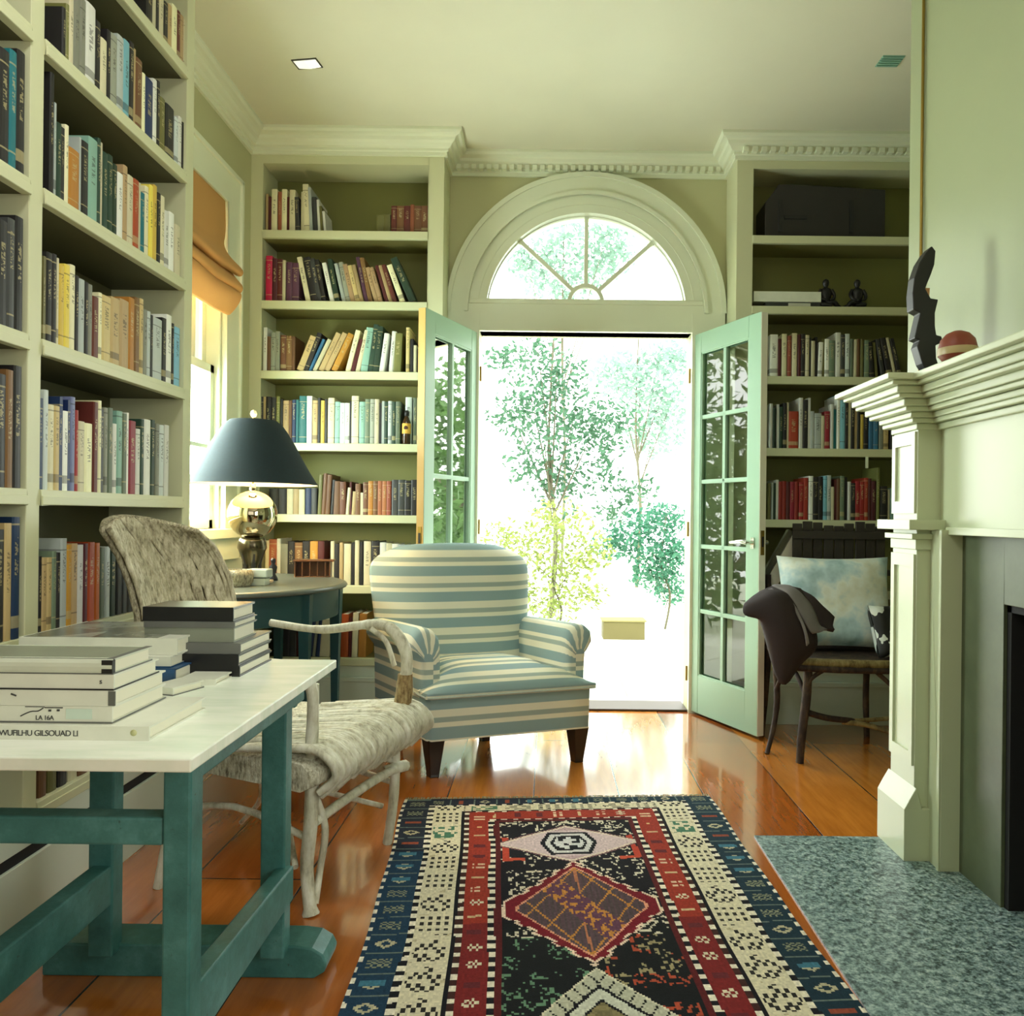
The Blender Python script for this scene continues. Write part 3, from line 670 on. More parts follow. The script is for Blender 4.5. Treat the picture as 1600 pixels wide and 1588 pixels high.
# ---------------------------------------------------------------- books on the table
def flat_book(x0, x1, y0, y1, z, t, cover, pages, label, rot=0, spine='y', rounded=False, coverm=None, group='books piled on the white table', boards=.0028, line=None):
    """spine: 'y' -> spine on the near (-y) side, 'x' -> spine on the -x side"""
    cxx, cyy = (x0+x1)/2, (y0+y1)/2; hx, hy = (x1-x0)/2, (y1-y0)/2
    o = MB()
    o.box(-hx, hx, -hy, hy, 0, boards).box(-hx, hx, -hy, hy, t-boards, t)
    if spine == 'y':
        if rounded: o.prism([(-hy, 0), (-hy-.004, t*.25), (-hy-.005, t*.5), (-hy-.004, t*.75), (-hy, t), (-hy+.004, t), (-hy+.004, 0)], 'x', -hx, hx)
        else: o.box(-hx, hx, -hy, -hy+.003, boards, t-boards)
    else: o.box(-hx, -hx+.003, -hy, hy, boards, t-boards)
    ob = o.build('book', coverm or cover_mat(cover), loc=(cxx, cyy, z)); ob.rotation_euler = (0, 0, rot)
    if line:
        MB().box(-hx-.0006, hx+.0006, -hy-.0012, hy+.0006, -.0002, .0022).build('cover_board', line, ob)
    e = .004
    pg = MB().box(-hx+(.003 if spine == 'x' else e), hx-e, -hy+(.003 if spine == 'y' else e), hy-e, boards, t-boards)
    pg.build('page_block', pages, ob)
    tag(ob, label, 'book', group); BOOKN[0] += 1
    return ob
def cov(name, c, rough=.4):
    t = NT(name); v = t.coord('Object'); n = t.noise(v, 14, 4); return t.set(t.mix(n.outputs['Fac'], rgb(c[0]*.86, c[1]*.86, c[2]*.86), rgb(*c)), rough)
cW = cov('jacket_white', (238, 240, 224)); cG = cov('jacket_grey', (150, 156, 140)); cK = cov('jacket_black', (24, 24, 28), .3); cN = cov('jacket_blue', (44, 84, 124)); cX = cov('jacket_darkgrey', (110, 112, 108)); cBr = cov('jacket_brown', (112, 98, 76), .3)
def photo_cover():
    t = NT('jacket_photo'); v = t.coord('Object'); n = t.noise(v, 16, 5, .65); vo = t.n.new('ShaderNodeTexVoronoi'); vo.inputs['Scale'].default_value = 9; t.l.new(v, vo.inputs[0])
    c = t.ramp(n.outputs['Fac'], [(.35, rgb(92, 96, 84)), (.55, rgb(138, 142, 126)), (.7, rgb(176, 178, 160))]); c = t.mix(.35, c, t.ramp(vo.outputs['Color'], [(.3, rgb(80, 84, 74)), (.7, rgb(190, 192, 176))]))
    return t.set(c, .22)
cPh = photo_cover()
# text helper
def text_on(name, body, size, loc, rot, mat, parent, ext=.0003):
    cu = bpy.data.curves.new(name, 'FONT'); cu.body = body; cu.size = size; cu.extrude = ext; cu.space_character = .9
    o = bpy.data.objects.new(name, cu); COL.objects.link(o); o.data.materials.append(mat)
    dg = bpy.context.evaluated_depsgraph_get(); me = bpy.data.meshes.new_from_object(o.evaluated_get(dg)); bpy.data.objects.remove(o)
    q = bpy.data.objects.new(name, me); COL.objects.link(q); q.parent = parent; q.location = loc; q.rotation_euler = rot; return q
M_ink = plain('ink', rgb(60, 62, 60), .7)
# pile nearest the corner: five books with their spines flush towards the near edge
z = ZT; NY = 1.205; VR = (PI/2, 0, 0)
b0 = flat_book(-1.02, -.603, NY-.015, 1.385, z, .0215, 'W', M_paper, 'wide white book with grey lettering on spine, lowest of the near pile', coverm=cW); z += .0219
hy = (1.385-NY+.015)/2
text_on('lettering', 'WUFILHU GILSOUAD LI', .0125, (-.020, -hy-.0006, .006), VR, M_ink, b0)
MB().lathe([(0, 0), (.005, 0), (.005, .0008), (0, .0008)], n=12).build('seal', plain('seal', rgb(190, 190, 140), .5), b0)
sl = bpy.data.objects['seal']; sl.rotation_euler = VR; sl.location = (.185, -hy, .012)
b1_ = flat_book(-1.02, -.668, NY, 1.375, z, .0258, 'W', M_paper, 'white book with small ink drawing on spine, second from bottom of near pile', coverm=cW, line=cX); z += .0262
hy = (1.375-NY)/2; m = MB()
def sp_(x, zz): return (x, -hy-.0006, zz)
m.tube(smooth_path([sp_(.035, .010), sp_(.050, .017), sp_(.062, .018), sp_(.070, .023)], 3), .0009, 4).tube([sp_(.072, .0235), sp_(.100, .0235)], .0008, 4).tube([sp_(.042, .0245), sp_(.072, .0245)], .0006, 4)
for x_, z_ in ((.080, .019), (.093, .0195)): m.box(x_-.002, x_+.002, -hy-.001, -hy, z_-.0015, z_+.0015)
m.build('drawing', M_ink, b1_); text_on('lettering', 'LA 16A', .010, (.058, -hy-.0006, .0045), VR, M_ink, b1_)
MB().box(.105, .145, -hy-.0008, -hy, .006, .022).build('pale_patch', plain('pale_patch', rgb(206, 224, 210), .6), b1_)
a_ = flat_book(-1.02, -.664, NY, 1.365, z, .0245, 'W', M_paper, 'thick white book with dark hinge at spine end, middle of the near pile', coverm=cW); z += .0249
hy = (1.365-NY)/2; hx = (1.02-.664)/2
MB().box(hx-.010, hx+.0006, -hy-.0008, -hy+.001, .001, .0235).build('hinge_strip', plain('hinge_strip', rgb(96, 98, 92), .6), a_)
MB().tube([(hx-.160, -hy-.0004, .018), (hx-.152, -hy-.0004, .015)], .0014, 5).build('spine_mark', M_ink, a_)
b_k = flat_book(-1.02, -.666, NY, 1.345, z, .024, 'W', M_paper, 'white book with black lower board, second from top of the near pile', coverm=cW, line=M_black); z += .0244
hy = (1.345-NY)/2; text_on('lettering', 's', .012, (.354/2-.022, -hy-.0006, .010), VR, M_ink, b_k)
c_k = flat_book(-1.02, -.668, NY+.002, 1.325, z, .0235, 'W', M_paper, 'pale book with rounded spine and grey cover picture, topmost of near pile', coverm=cov('jacket_pale', (220, 226, 206)), rounded=True, line=cX)
hy = (1.325-NY-.002)/2; hx = (1.02-.668)/2
MB().box(hx-.016, hx+.0008, -hy-.0045, -hy+.004, .002, .022).build('dark_spine_end', M_black, c_k)
MB().box(-.09, -.084, -hy-.0062, -hy-.004, .010, .016).build('spine_mark', M_black, c_k)
MB().box(-hx+.01, hx-.012, -hy+.012, hy-.01, .0235, .0239).build('cover_picture', cov('cover_grey', (150, 156, 136), .3), c_k)
MB().box(hx-.010, hx, -hy, hy, .0235, .0241).build('cover_border', cX, c_k)
# pile behind it
z = ZT
flat_book(-1.00, -.752, 1.585, 1.84, z, .030, 'N', M_paper, 'blue book at bottom of the middle pile on the white table', coverm=cN, rounded=True); z += .0305
flat_book(-1.02, -.768, 1.60, 1.845, z, .022, 'W', M_paper, 'white book in middle pile, resting on the blue book', coverm=cW, line=cN); z += .0225
flat_book(-1.09, -.762, 1.615, 1.855, z, .034, 'W', M_paper, 'large book with grey photographic cover, topmost of the middle pile', coverm=cW, boards=.004)
for ob in list(bpy.data.objects):
    if ob.get('label', '').startswith('large book with grey photographic'):
        MB().box(-.158, .12, -.115, .115, .034, .0346).build('cover_picture', cPh, ob)
# thin paperbacks lying in front
flat_book(-.752, -.692, 1.488, 1.568, ZT, .015, 'W', M_paper, 'thin white paperback lying flat between near and dark piles', coverm=cW, rot=-.32, line=cX)
flat_book(-.742, -.665, 1.575, 1.655, ZT, .012, 'W', M_paper, 'small white notebook sticking out under the dark pile of books', coverm=cW)
# dark pile
z = ZT+.0
D_ = [(-.88, -.650, 1.660, 1.852, .0235, cK, 'black book at very bottom of the dark pile on white table', .0035),
      (-.88, -.652, 1.658, 1.850, .0235, cK, 'black book with small mark, second from bottom of dark pile', .004),
      (-.87, -.650, 1.662, 1.850, .023, cX, 'dark grey book third from bottom of the dark pile', .003),
      (-.86, -.668, 1.672, 1.800, .031, cG, 'thick grey book in middle of the dark pile', .0025),
      (-.858, -.664, 1.665, 1.795, .013, cX, 'thin dark book second from top of the dark pile', .002),
      (-.862, -.668, 1.668, 1.790, .030, cK, 'black book with brown top cover, topmost of the dark pile', .0045)]
for i, (a, b, c_, d_, t_, mt, lb_, bd) in enumerate(D_):
    ob = flat_book(a, b, c_, d_, z, t_, 'K', M_paper, lb_, coverm=mt, boards=bd); z += t_+.0004
    if i == 5: MB().box(-.094, .094, -.058, .058, t_, t_+.0004).build('top_cover', cBr, ob)
# ---------------------------------------------------------------- wicker armchair behind the table
def wicker(name, a, b, c_, sc=60, bump=1.0):
    t = NT(name); v = t.coord('Object')
    n0 = t.noise(t.coord('Object', scale=(1.0, 1.0, .22)), sc*3.2, 4, .7); n = t.noise(v, sc*.9, 4, .7)
    f = t.math('MULTIPLY_ADD', n0.outputs['Fac'], .6, t.math('MULTIPLY', n.outputs['Fac'], .4))
    c = t.ramp(f, [(.36, a), (.48, b), (.64, c_)]); t.bump(f, bump, .006)
    return t.set(c, .75)
M_wick = wicker('wicker_woven', rgb(58, 52, 36), rgb(150, 142, 116), rgb(202, 196, 168), 55)
M_wickL = wicker('wicker_pale', rgb(96, 88, 70), rgb(190, 186, 162), rgb(236, 236, 218), 40)
M_wickD = wicker('wicker_gap_shade', rgb(40, 36, 26), rgb(84, 78, 58), rgb(130, 122, 96), 50)  # shade between the strands put into the shell colour
M_strand = wicker('wicker_strand', rgb(110, 102, 80), rgb(176, 168, 140), rgb(220, 214, 188), 30, .8)
M_cane = wicker('cane_pole', rgb(150, 144, 122), rgb(206, 204, 182), rgb(236, 236, 222), 12, .3)
M_caneD = wicker('cane_wrapped', rgb(96, 76, 46), rgb(150, 126, 84), rgb(186, 168, 120), 50, .6)
wc = empty('wicker_armchair', (-.82, 2.38, 0)); tag(wc, 'woven wicker armchair with flared rounded back tucked behind the white table', 'chair')
def wp(n, m_, mat, bev=0, sub=0):
    o = m_.build(n, mat, bevel=bev, sub=sub); o.parent = wc; o.matrix_parent_inverse = Matrix.Translation(wc.location).inverted(); return o
e1 = Vector((.141, .45, 0)).normalized(); nf = Vector((e1.y, -e1.x, 0))   # e1: near->far along the front, nf: forward
L1 = Vector((-.624, 2.10, 0)); L2 = Vector((-.483, 2.55, 0))
def C(a, b, z): # a: 0..1 near->far, b: metres behind the front legs
    p = L1+(L2-L1)*a-nf*b; return Vector((p.x, p.y, z))
# back shell: outline read off a reclined plane, given depth and a curl
bn = (nf*.97+Vector((0, 0, .22))).normalized(); B0 = C(.5, .46, .70)
outl = [(222, 968), (214, 930), (200, 888), (182, 852), (160, 828), (205, 823), (250, 822), (300, 830), (330, 852), (350, 884), (362, 918), (370, 962)]
O3 = [onPlane(px, py, B0, bn) for px, py in outl]
lft = O3[0:5]; rgt = [O3[11], O3[10], O3[9], O3[8], O3[7]]
lft = smooth_path(lft, 4); rgt = smooth_path(rgt, 4)
lo = [lft[0]+Vector((0, 0, -.28)), lft[0]+Vector((0, 0, -.14))]; ro = [rgt[0]+Vector((0, 0, -.28)), rgt[0]+Vector((0, 0, -.14))]
lft = lo+lft; rgt = ro+rgt
def topz(s): return 0
NS = 16; Pf = []; nl = len(lft)
for i in range(nl):
    row = []
    for k in range(NS+1):
        s = k/NS; p = lft[i].lerp(rgt[i], s)
        tt = i/(nl-1)
        cup = (1-(2*s-1)**2)*.075      # cups backwards in the middle
        crest = math.sin(PI*s)**.8*.035*max(0, (tt-.7)/.3)
        flare = -.06*max(0, (tt-.75)/.25)**2*((2*s-1)**2)
        p = p - nf*(cup) + Vector((0, 0, crest)) + nf*(-flare*.3)
        jitter = noise.noise(p*38)*.004
        row.append(p+nf*jitter)
    Pf.append(row)
Pb = [[p-nf*.028 for p in r] for r in Pf]
m = MB(); m.grid(Pf); m.grid(Pb)
edge = Pf[0]+[r[-1] for r in Pf[1:]]+list(reversed(Pf[-1]))[1:]+[r[0] for r in reversed(Pf)][1:]
edb = Pb[0]+[r[-1] for r in Pb[1:]]+list(reversed(Pb[-1]))[1:]+[r[0] for r in reversed(Pb)][1:]
m.grid([edge, edb]); m.weld = True
wp('backrest', m, M_wickD)
m = MB()
for k in range(96):
    s0 = .01+.98*random.random(); drift = random.uniform(-.06, .06) if k < 56 else random.uniform(-.40, -.05); pts = []
    for i in range(2, nl, 2):
        s = min(.995, max(.005, s0+drift*(i/nl)))*NS; j = min(NS-1, int(s)); p = Pf[i][j].lerp(Pf[i][j+1], s-j)
        pts.append(p+nf*(.004+.004*noise.noise(p*30)))
    m.tube([p+nf*.003 for p in pts], [.0052+.003*random.random() for _ in pts], 5)
for k in range(0):
    i = nl-2-k*3
    if i > 4: m.tube([Pf[i][j]+nf*.007+Vector((0, 0, .006*math.sin(j*1.7))) for j in range(NS+1)], .005, 5)
wp('back_strands', m, M_strand)
m = MB(); rim = [r[0] for r in Pf]+Pf[-1][1:]+[r[-1] for r in reversed(Pf[:-1])]
m.tube([p-nf*.014 for p in rim], .010, 7); wp('backrest_rim', m, M_wick)
# seat: thick woven pad with rolled front
zs = .43
rows = []
for k in range(15):
    s = k/14; 
    prof = [(.47, -.045), (.47, .0), (.38, .012), (.25, .006), (.12, .008), (.03, .012), (-.035, .004), (-.062, -.025), (-.058, -.055), (-.03, -.075), (.06, -.06), (.30, -.05), (.47, -.045)]
    ds = (abs(2*s-1))**6*.035
    rows.append([C(-.10+1.2*s, b+(ds if b < .1 else 0), zs+z_+noise.noise(Vector((s*14, b*22, z_*20)))*.008-ds*.5) for b, z_ in prof])
m = MB().grid(rows); m.cap(rows[0], False); m.cap(rows[-1], True)
wp('seat', m, M_wickL)
# strands bundled along the front roll
m = MB()
for k in range(46):
    a = -.09+1.18*k/45
    w0 = random.uniform(-.02, .02); rj = random.uniform(.0, .012)
    pts = [C(a+w0*3-.08, .16+random.random()*.10, zs+.012), C(a+w0-.02, .07+random.random()*.05, zs+.022), C(a+.02, -.025, zs+.024+rj*.5), C(a+.05, -.072-rj, zs-.012), C(a+.08, -.072-rj, zs-.055), C(a+.06, -.03, zs-.095+random.uniform(-.015, .01))]
    m.tube(smooth_path(pts, 3), random.uniform(.007, .0115), 6)
wp('seat_strands', m, M_cane)
# legs, arms, stretchers
for pts, r, mt in (
    ([C(0, 0, .62), C(.0, 0, .42), C(-.01, -.0, .25), C(.02, .02, .12), C(.0, .0, 0)], [.016, .019, .019, .018, .024], M_cane),
    ([C(1, .01, .40), C(1.0, .005, .27), C(1.0, .01, .14), C(1.0, .03, 0)], [.017, .017, .016, .016], M_cane),
    ([C(.06, .46, .45), C(.03, .48, .2), C(-.02, .50, 0)], [.016, .015, .015], M_cane),
    ([C(.94, .46, .45), C(.97, .48, .2), C(1.02, .50, 0)], [.016, .015, .015], M_cane)):
    wp('leg', MB().tube(smooth_path(pts, 5), [r[min(len(r)-1, int(i/5))] for i in range((len(pts)-1)*5+1)], 9), mt)
m = MB(); m.tube(smooth_path([C(.0, 0, .34), C(.1, -.01, .22), C(.12, .01, .10), C(.04, .0, .02)], 5), .010, 7)
m.tube(smooth_path([C(.03, -.0, .245), C(.4, -.012, .262), C(.75, -.01, .262), C(1.02, 0, .25)], 5), .014, 8)
m.tube([C(.9, .02, .25), C(1.0, -.01, .255), C(1.07, -.015, .25)], .019, 8)
m.tube(smooth_path([C(1, 0, .27), C(.85, .1, .33), C(.7, .12, .37)], 4), .011, 7)
m.tube(smooth_path([C(0, .0, .2), C(.0, .25, .26), C(.0, .48, .22)], 4), .010, 7).tube(smooth_path([C(1, .0, .2), C(1.0, .25, .24), C(1.0, .48, .22)], 4), .010, 7)
m.tube([C(0, .05, .12), C(.9, .45, .36)], .009, 7).tube([C(1, .05, .12), C(.1, .45, .36)], .009, 7).tube(smooth_path([C(.0, .48, .2), C(.5, .5, .28), C(1., .48, .2)], 4), .010, 7)
m.tube(smooth_path([C(.3, .3, .36), C(.5, .34, .2), C(.62, .46, .08)], 4), .008, 6)
wp('stretchers', m, M_cane)
m = MB(); armF = smooth_path([C(1.0, .49, .70), C(1.03, .30, .685), C(1.05, .12, .71), C(1.05, .04, .70), C(1.05, -.015, .63), C(1.04, -.02, .54), C(1.03, -.01, .42)], 6)
m.tube(armF, [.013]*6+[.015]*6+[.018]*6+[.021]*7+[.020]*12, 9); wp('arm', m, M_cane)
m = MB(); armN = smooth_path([C(.0, .49, .66), C(-.03, .30, .66), C(-.05, .12, .67), C(-.05, .03, .66), C(-.04, -.01, .60), C(-.02, 0, .45)], 6)
m.tube(armN, .016, 9); wp('arm', m, M_cane)
wp('arm_wrap', MB().tube([C(1.04, -.018, .555), C(1.04, -.016, .50), C(1.03, -.008, .435)], [.024, .028, .029], 10), M_caneD)
m = MB(); m.tube(smooth_path([C(1.0, .1, .70), C(1.02, .05, .66), C(1.03, .02, .58)], 4), .009, 7); wp('arm_brace', m, M_cane)
# ---------------------------------------------------------------- demilune side table + lamp
ZD = .77
dm = empty('demilune_table', (XL, 3.45, 0)); tag(dm, 'dark teal half-round side table with grey top in corner under the lamp', 'table')
def dp_(n, m_, mat, bev=0):
    o = m_.build(n, mat, bevel=bev); o.parent = dm; o.matrix_parent_inverse = Matrix.Translation(dm.location).inverted(); return o
DXo, DYc, AX, AY = XL+.03, 3.45, .645, .58
def ell(k, o=0, n=40):
    a = -PI/2+PI*k/n; return (DXo+(AX+o)*math.cos(a), DYc+(AY+o)*math.sin(a))
prof = [(-.02, 0), (0, .004), (.004, .012), (0, .020), (-.012, .025)]
m = MB(); R_ = [[(ell(k, o)[0], ell(k, o)[1], ZD-.025+z_) for k in range(41)] for o, z_ in prof]
m.grid(R_); m.cap(R_[-1]); m.cap(R_[0], True)
dp_('tabletop', m, cov('demilune_top', (96, 104, 96), .3))
m = MB(); Ra = [[(ell(k, -.035)[0], ell(k, -.035)[1], z_) for k in range(41)] for z_ in (ZD-.145, ZD-.025)]
m.grid(Ra); Rb = [[(ell(k, -.055)[0], ell(k, -.055)[1], z_) for k in range(41)] for z_ in (ZD-.145, ZD-.025)]; m.grid(Rb)
m.grid([Ra[0], Rb[0]]); m.box(DXo, DXo+.02, DYc-AY+.04, DYc+AY-.04, ZD-.145, ZD-.025)
dp_('apron', m, M_tealdark)
for a in (-1.25, -.42, .30, 1.25):
    x = DXo+(AX-.045)*math.cos(a); y = DYc+(AY-.045)*math.sin(a)
    Rl = [[(x+sx*w_, y+sy*w_, z_) for sx, sy in ((-1, -1), (1, -1), (1, 1), (-1, 1))] for w_, z_ in ((.012, 0), (.019, .45), (.026, ZD-.026))]
    m = MB().grid(Rl, closev=True, smooth=False); m.cap(Rl[0], True); m.cap(Rl[-1]); dp_('leg', m, M_tealdark, .002)
LY = 3.42; LX = (394-CX+sT*60)/cT*LY/F
lp = empty('table_lamp', (LX, LY, ZD)); tag(lp, 'table lamp with dark teal bell shade and mirrored glass globe base', 'lamp')
prof = [(.045, .012), (.050, .02), (.040, .035), (.030, .05), (.034, .08), (.046, .115), (.055, .14), (.062, .155)]
zc_, rr = .300, .105
for k in range(13):
    a = -1.15+(PI/2+1.07)*k/12; prof.append((rr*math.cos(a), zc_+rr*math.sin(a)))
prof += [(.014, zc_+rr+.003), (.012, zc_+rr+.03), (.0, zc_+rr+.03)]
stem = [q for q in prof if q[1] < .16]; gl_ = [q for q in prof if q[1] >= .16]
MB().lathe([(0, .012)]+stem+[(.058, .185), (.05, .20), (0, .20)], n=30).build('stem', plain('stem_pewter', rgb(92, 84, 66), .22, .9), lp)
for k in range(6):
    a = 2*PI*k/6; MB().tube(smooth_path([(.050*math.cos(a), .050*math.sin(a), .15), (.034*math.cos(a), .034*math.sin(a), .09), (.036*math.cos(a), .036*math.sin(a), .04)], 3), .008, 6).build('flute', M_legs, lp)
MB().lathe([(0, gl_[0][1]-.012)]+gl_, n=40).build('globe', plain('mercury_glass', rgb(196, 184, 156), .06, 1.0), lp)
MB().box(-.075, .075, -.06, .06, 0, .012).build('plinth', plain('lamp_plinth', rgb(205, 180, 150), .5), lp, bevel=.003)
sh = [(.276, .432), (.266, .446), (.240, .488), (.208, .545), (.177, .605), (.145, .66), (.122, .692), (.098, .712)]
shi = [(r-.004, z_) for r, z_ in sh]
so = NT('lamp_shade'); v = so.coord('Object'); n_ = so.noise(v, 90, 2); so.set(so.mix(n_.outputs['Fac'], rgb(7, 25, 32), rgb(10, 38, 48)), .8)
sh_o = MB().lathe(sh, n=48).build('lamp_shade', so.m, lp)
sh_i = MB().lathe(shi, n=48).build('shade_lining', plain('shade_lining', rgb(250, 232, 190), .8), lp)
for q in (sh_o, sh_i):   # open rings: drop the caps
    bm = bmesh.new(); bm.from_mesh(q.data); bmesh.ops.delete(bm, geom=[f for f in bm.faces if len(f.verts) > 4], context='FACES'); bm.to_mesh(q.data); bm.free()
m = MB(); m.tube([(0, 0, .43), (0, 0, .73)], .004, 6)
for a in (0, 2*PI/3, 4*PI/3): m.tube([(0, 0, .705), (.092*math.cos(a), .092*math.sin(a), .712)], .002, 5)
m.build('harp', M_brass, lp)
MB().lathe([(0, .725), (.010, .73), (.014, .742), (.010, .755), (0, .76)], n=14).build('finial', plain('ivory', rgb(240, 236, 214), .4), lp)
bl = plain('bulb', (1, .9, .7, 1), .4); bl.node_tree.nodes['Principled BSDF'].inputs['Emission Color'].default_value = (1, .72, .38, 1); bl.node_tree.nodes['Principled BSDF'].inputs['Emission Strength'].default_value = 12
MB().lathe([(0, .46), (.02, .465), (.032, .49), (.03, .52), (.014, .55), (.014, .57), (0, .57)], n=16).build('bulb', bl, lp)
# things on the demilune table
def onD(px, py): return onZ(px, py, ZD)
p = onD(402, 915)
b1 = MB().box(-.036, .036, -.03, .03, 0, .030).build('box', cov('pale_box', (206, 214, 196)), loc=(p.x, p.y+.02, ZD), bevel=.003); tag(b1, 'small pale box under another on the half-round table', 'box')
b2 = MB().box(-.045, .045, -.035, .035, 0, .036).build('box', cov('pale_box2', (196, 206, 196), .3), loc=(p.x+.002, p.y+.02, ZD+.0335), bevel=.005); tag(b2, 'small grey green glossy box on top of another beneath the lamp', 'box')
p = onD(421, 908)
m = MB().lathe([(0, 0), (.022, 0), (.020, .012), (.010, .03), (.016, .05), (.018, .062), (.008, .075), (.012, .088), (.010, .1), (0, .104)], n=14)
fg = m.build('figurine', M_ebony, loc=(p.x+.006, p.y+.03, ZD)); tag(fg, 'tiny dark figurine standing beside boxes on the half-round table', 'figurine')
p = onD(372, 918)
m = MB().lathe([(.048, 0), (.060, .02), (.062, .05), (.052, .07), (.047, .07), (.05, .045), (.045, .01), (0, .008)], n=24)
bk = m.build('basket', M_wick, loc=(p.x-.02, p.y+.05, ZD)); tag(bk, 'small round woven basket on the half-round table beneath the lamp', 'basket')
m = MB().box(-.085, .085, -.03, .03, 0, .004).box(-.085, -.079, -.03, .03, 0, .085).box(.079, .085, -.03, .03, 0, .085).box(-.085, .085, .026, .03, 0, .085).box(-.09, .10, -.035, .034, .075, .085)
for k in range(4): m.box(-.05+k*.036, -.044+k*.036, -.03, -.024, 0, .075)
tray = m.build('letter_rack', cov('rack_wood', (92, 58, 34), .3), loc=(-1.135, 3.80, ZD), bevel=.002); tray.rotation_euler = (0, 0, .12); tag(tray, 'small dark wooden letter rack at back of half-round table', 'rack')
# bottle on the shelf
zb = ZBK[3]; Yb_ = YC+.018; xb, _ = PX(635, 690, Yb_)
bt = MB().lathe([(0, 0), (.020, 0), (.022, .004), (.022, .115), (.012, .140), (.008, .150), (.008, .17), (0, .17)], n=18).build('bottle', plain('bottle_glass', rgb(60, 40, 20), .1), loc=(xb, Yb_, zb)); tag(bt, 'small bottle with yellow label standing before books behind the lamp', 'bottle')
MB().lathe([(.0232, .055), (.0235, .056), (.0235, .108), (.0232, .109)], n=18).build('bottle_label', plain('yellow_label', rgb(226, 176, 74), .6), bt)
MB().lathe([(0, .075), (.010, .077), (.012, .085), (.008, .096), (0, .098)], (0, -.0205, 0), 10, sy=.35).build('label_mark', plain('mark_brown', rgb(70, 36, 22), .6), bt)
MB().lathe([(.009, .148), (.012, .15), (.013, .165), (.010, .178), (0, .18)], n=14).build('bottle_cap', M_black, bt)
# ---------------------------------------------------------------- roman blind
rb = empty('roman_blind', (XL+.03, 3.2, 2.57)); tag(rb, 'tan folded roman blind hanging in the window beside the wall bookcase', 'blind')
t = NT('blind_fabric'); v = t.coord('Object'); n_ = t.noise(v, 70, 3); t.bump(n_.outputs['Fac'], .2, .002); n2 = t.noise(v, 3, 3); M_blind = t.set(t.mix(n2.outputs['Fac'], rgb(190, 140, 78), rgb(202, 154, 92)), .8)
def blind_profile(pr, y0, y1, name):
    pts = smooth_path([Vector((x, 0, z_)) for x, z_ in pr], 5)
    ny = 8; P = [[(p.x+.004*math.sin(j*1.7+i*.3)*(1 if i > 8 else 0), y0+(y1-y0)*j/ny, p.z+.006*math.sin(j*.9)*(1 if i > 8 else 0)) for i, p in enumerate(pts)] for j in range(ny+1)]
    m = MB().grid(P); m.grid([[(a[0]-.004, a[1], a[2]) for a in r] for r in P])
    o = m.build(name, M_blind); o.parent = rb; o.matrix_parent_inverse = Matrix.Translation(rb.location).inverted(); return o
X0 = XL+.016
blind_profile([(X0, 2.572), (X0+.004, 2.45), (X0+.0, 2.36), (X0+.03, 2.30), (X0+.085, 2.235), (X0+.07, 2.205), (X0+.02, 2.235)], WY0+.01, WY1-.012, 'blind_panel')
blind_profile([(X0+.01, 2.26), (X0+.05, 2.21), (X0+.092, 2.155), (X0+.075, 2.125), (X0+.02, 2.165)], WY0+.01, WY1-.012, 'blind_fold')
blind_profile([(X0+.01, 2.19), (X0+.055, 2.15), (X0+.086, 2.115), (X0+.07, 2.07), (X0+.02, 2.02), (X0+.005, 2.06)], WY0+.01, WY1-.012, 'blind_fold')
# ---------------------------------------------------------------- striped armchair
def stripe_mat():
    t = NT('striped_fabric'); uv = t.coord('UV'); sp = t.n.new('ShaderNodeSeparateXYZ'); t.l.new(uv, sp.inputs[0])
    f = t.math('FRACT', t.math('DIVIDE', sp.outputs[1], .118))
    bl, cr, gy = rgb(140, 170, 176), rgb(238, 238, 218), rgb(160, 178, 172)
    c = t.ramp(f, [(0, bl), (.37, bl), (.385, cr), (.53, cr), (.545, gy), (.71, gy), (.725, cr), (.985, cr), (1, bl)])
    v = t.coord('Object'); n = t.noise(v, 260, 2); t.bump(n.outputs['Fac'], .12, .001)
    n2 = t.noise(v, 4, 3); c = t.mix(t.math('MULTIPLY', n2.outputs['Fac'], .15), c, rgb(190, 190, 168))
    return t.set(c, .85)
M_str = stripe_mat()
ac = empty('armchair', (-.13, 3.31, 0)); tag(ac, 'blue and cream striped upholstered armchair with rolled arms in front of the open doors', 'armchair')
PHI = math.radians(20); ux = Vector((math.cos(PHI), math.sin(PHI), 0)); uy = Vector((-math.sin(PHI), math.cos(PHI), 0))
SH = -.27
def A(lx, ly, z):
    p = Vector((-.135, 3.29, 0))+ux*(lx+SH*ly)+uy*ly; return Vector((p.x, p.y, z))
def ap(n, m_, mat, bev=0, uv=False, sub=0, seg=3):
    m_.weld = True
    o = m_.build(n, mat, bevel=bev, uv=uv, sub=sub, seg=seg); o.parent = ac; o.matrix_parent_inverse = Matrix.Translation(ac.location).inverted(); return o
HW = .365; DP = .50
def lofted(rows, mat, name, off=0, closev=False, capends=True, uvf=None):
    # rows: list (along u) of lists of (point, vcoord)
    P = [[q[0] for q in r] for r in rows]; U = [[(i*.1, q[1]+off) for q in r] for i, r in enumerate(rows)]
    m = MB().grid(P, uv=U, closev=False)
    if capends:
        for rr_, fl in ((0, True), (-1, False)):
            r = rows[rr_]; m.cap([q[0] for q in r], fl, uv=[(0, q[1]+off) for q in r])
    return ap(name, m, mat, uv=True)
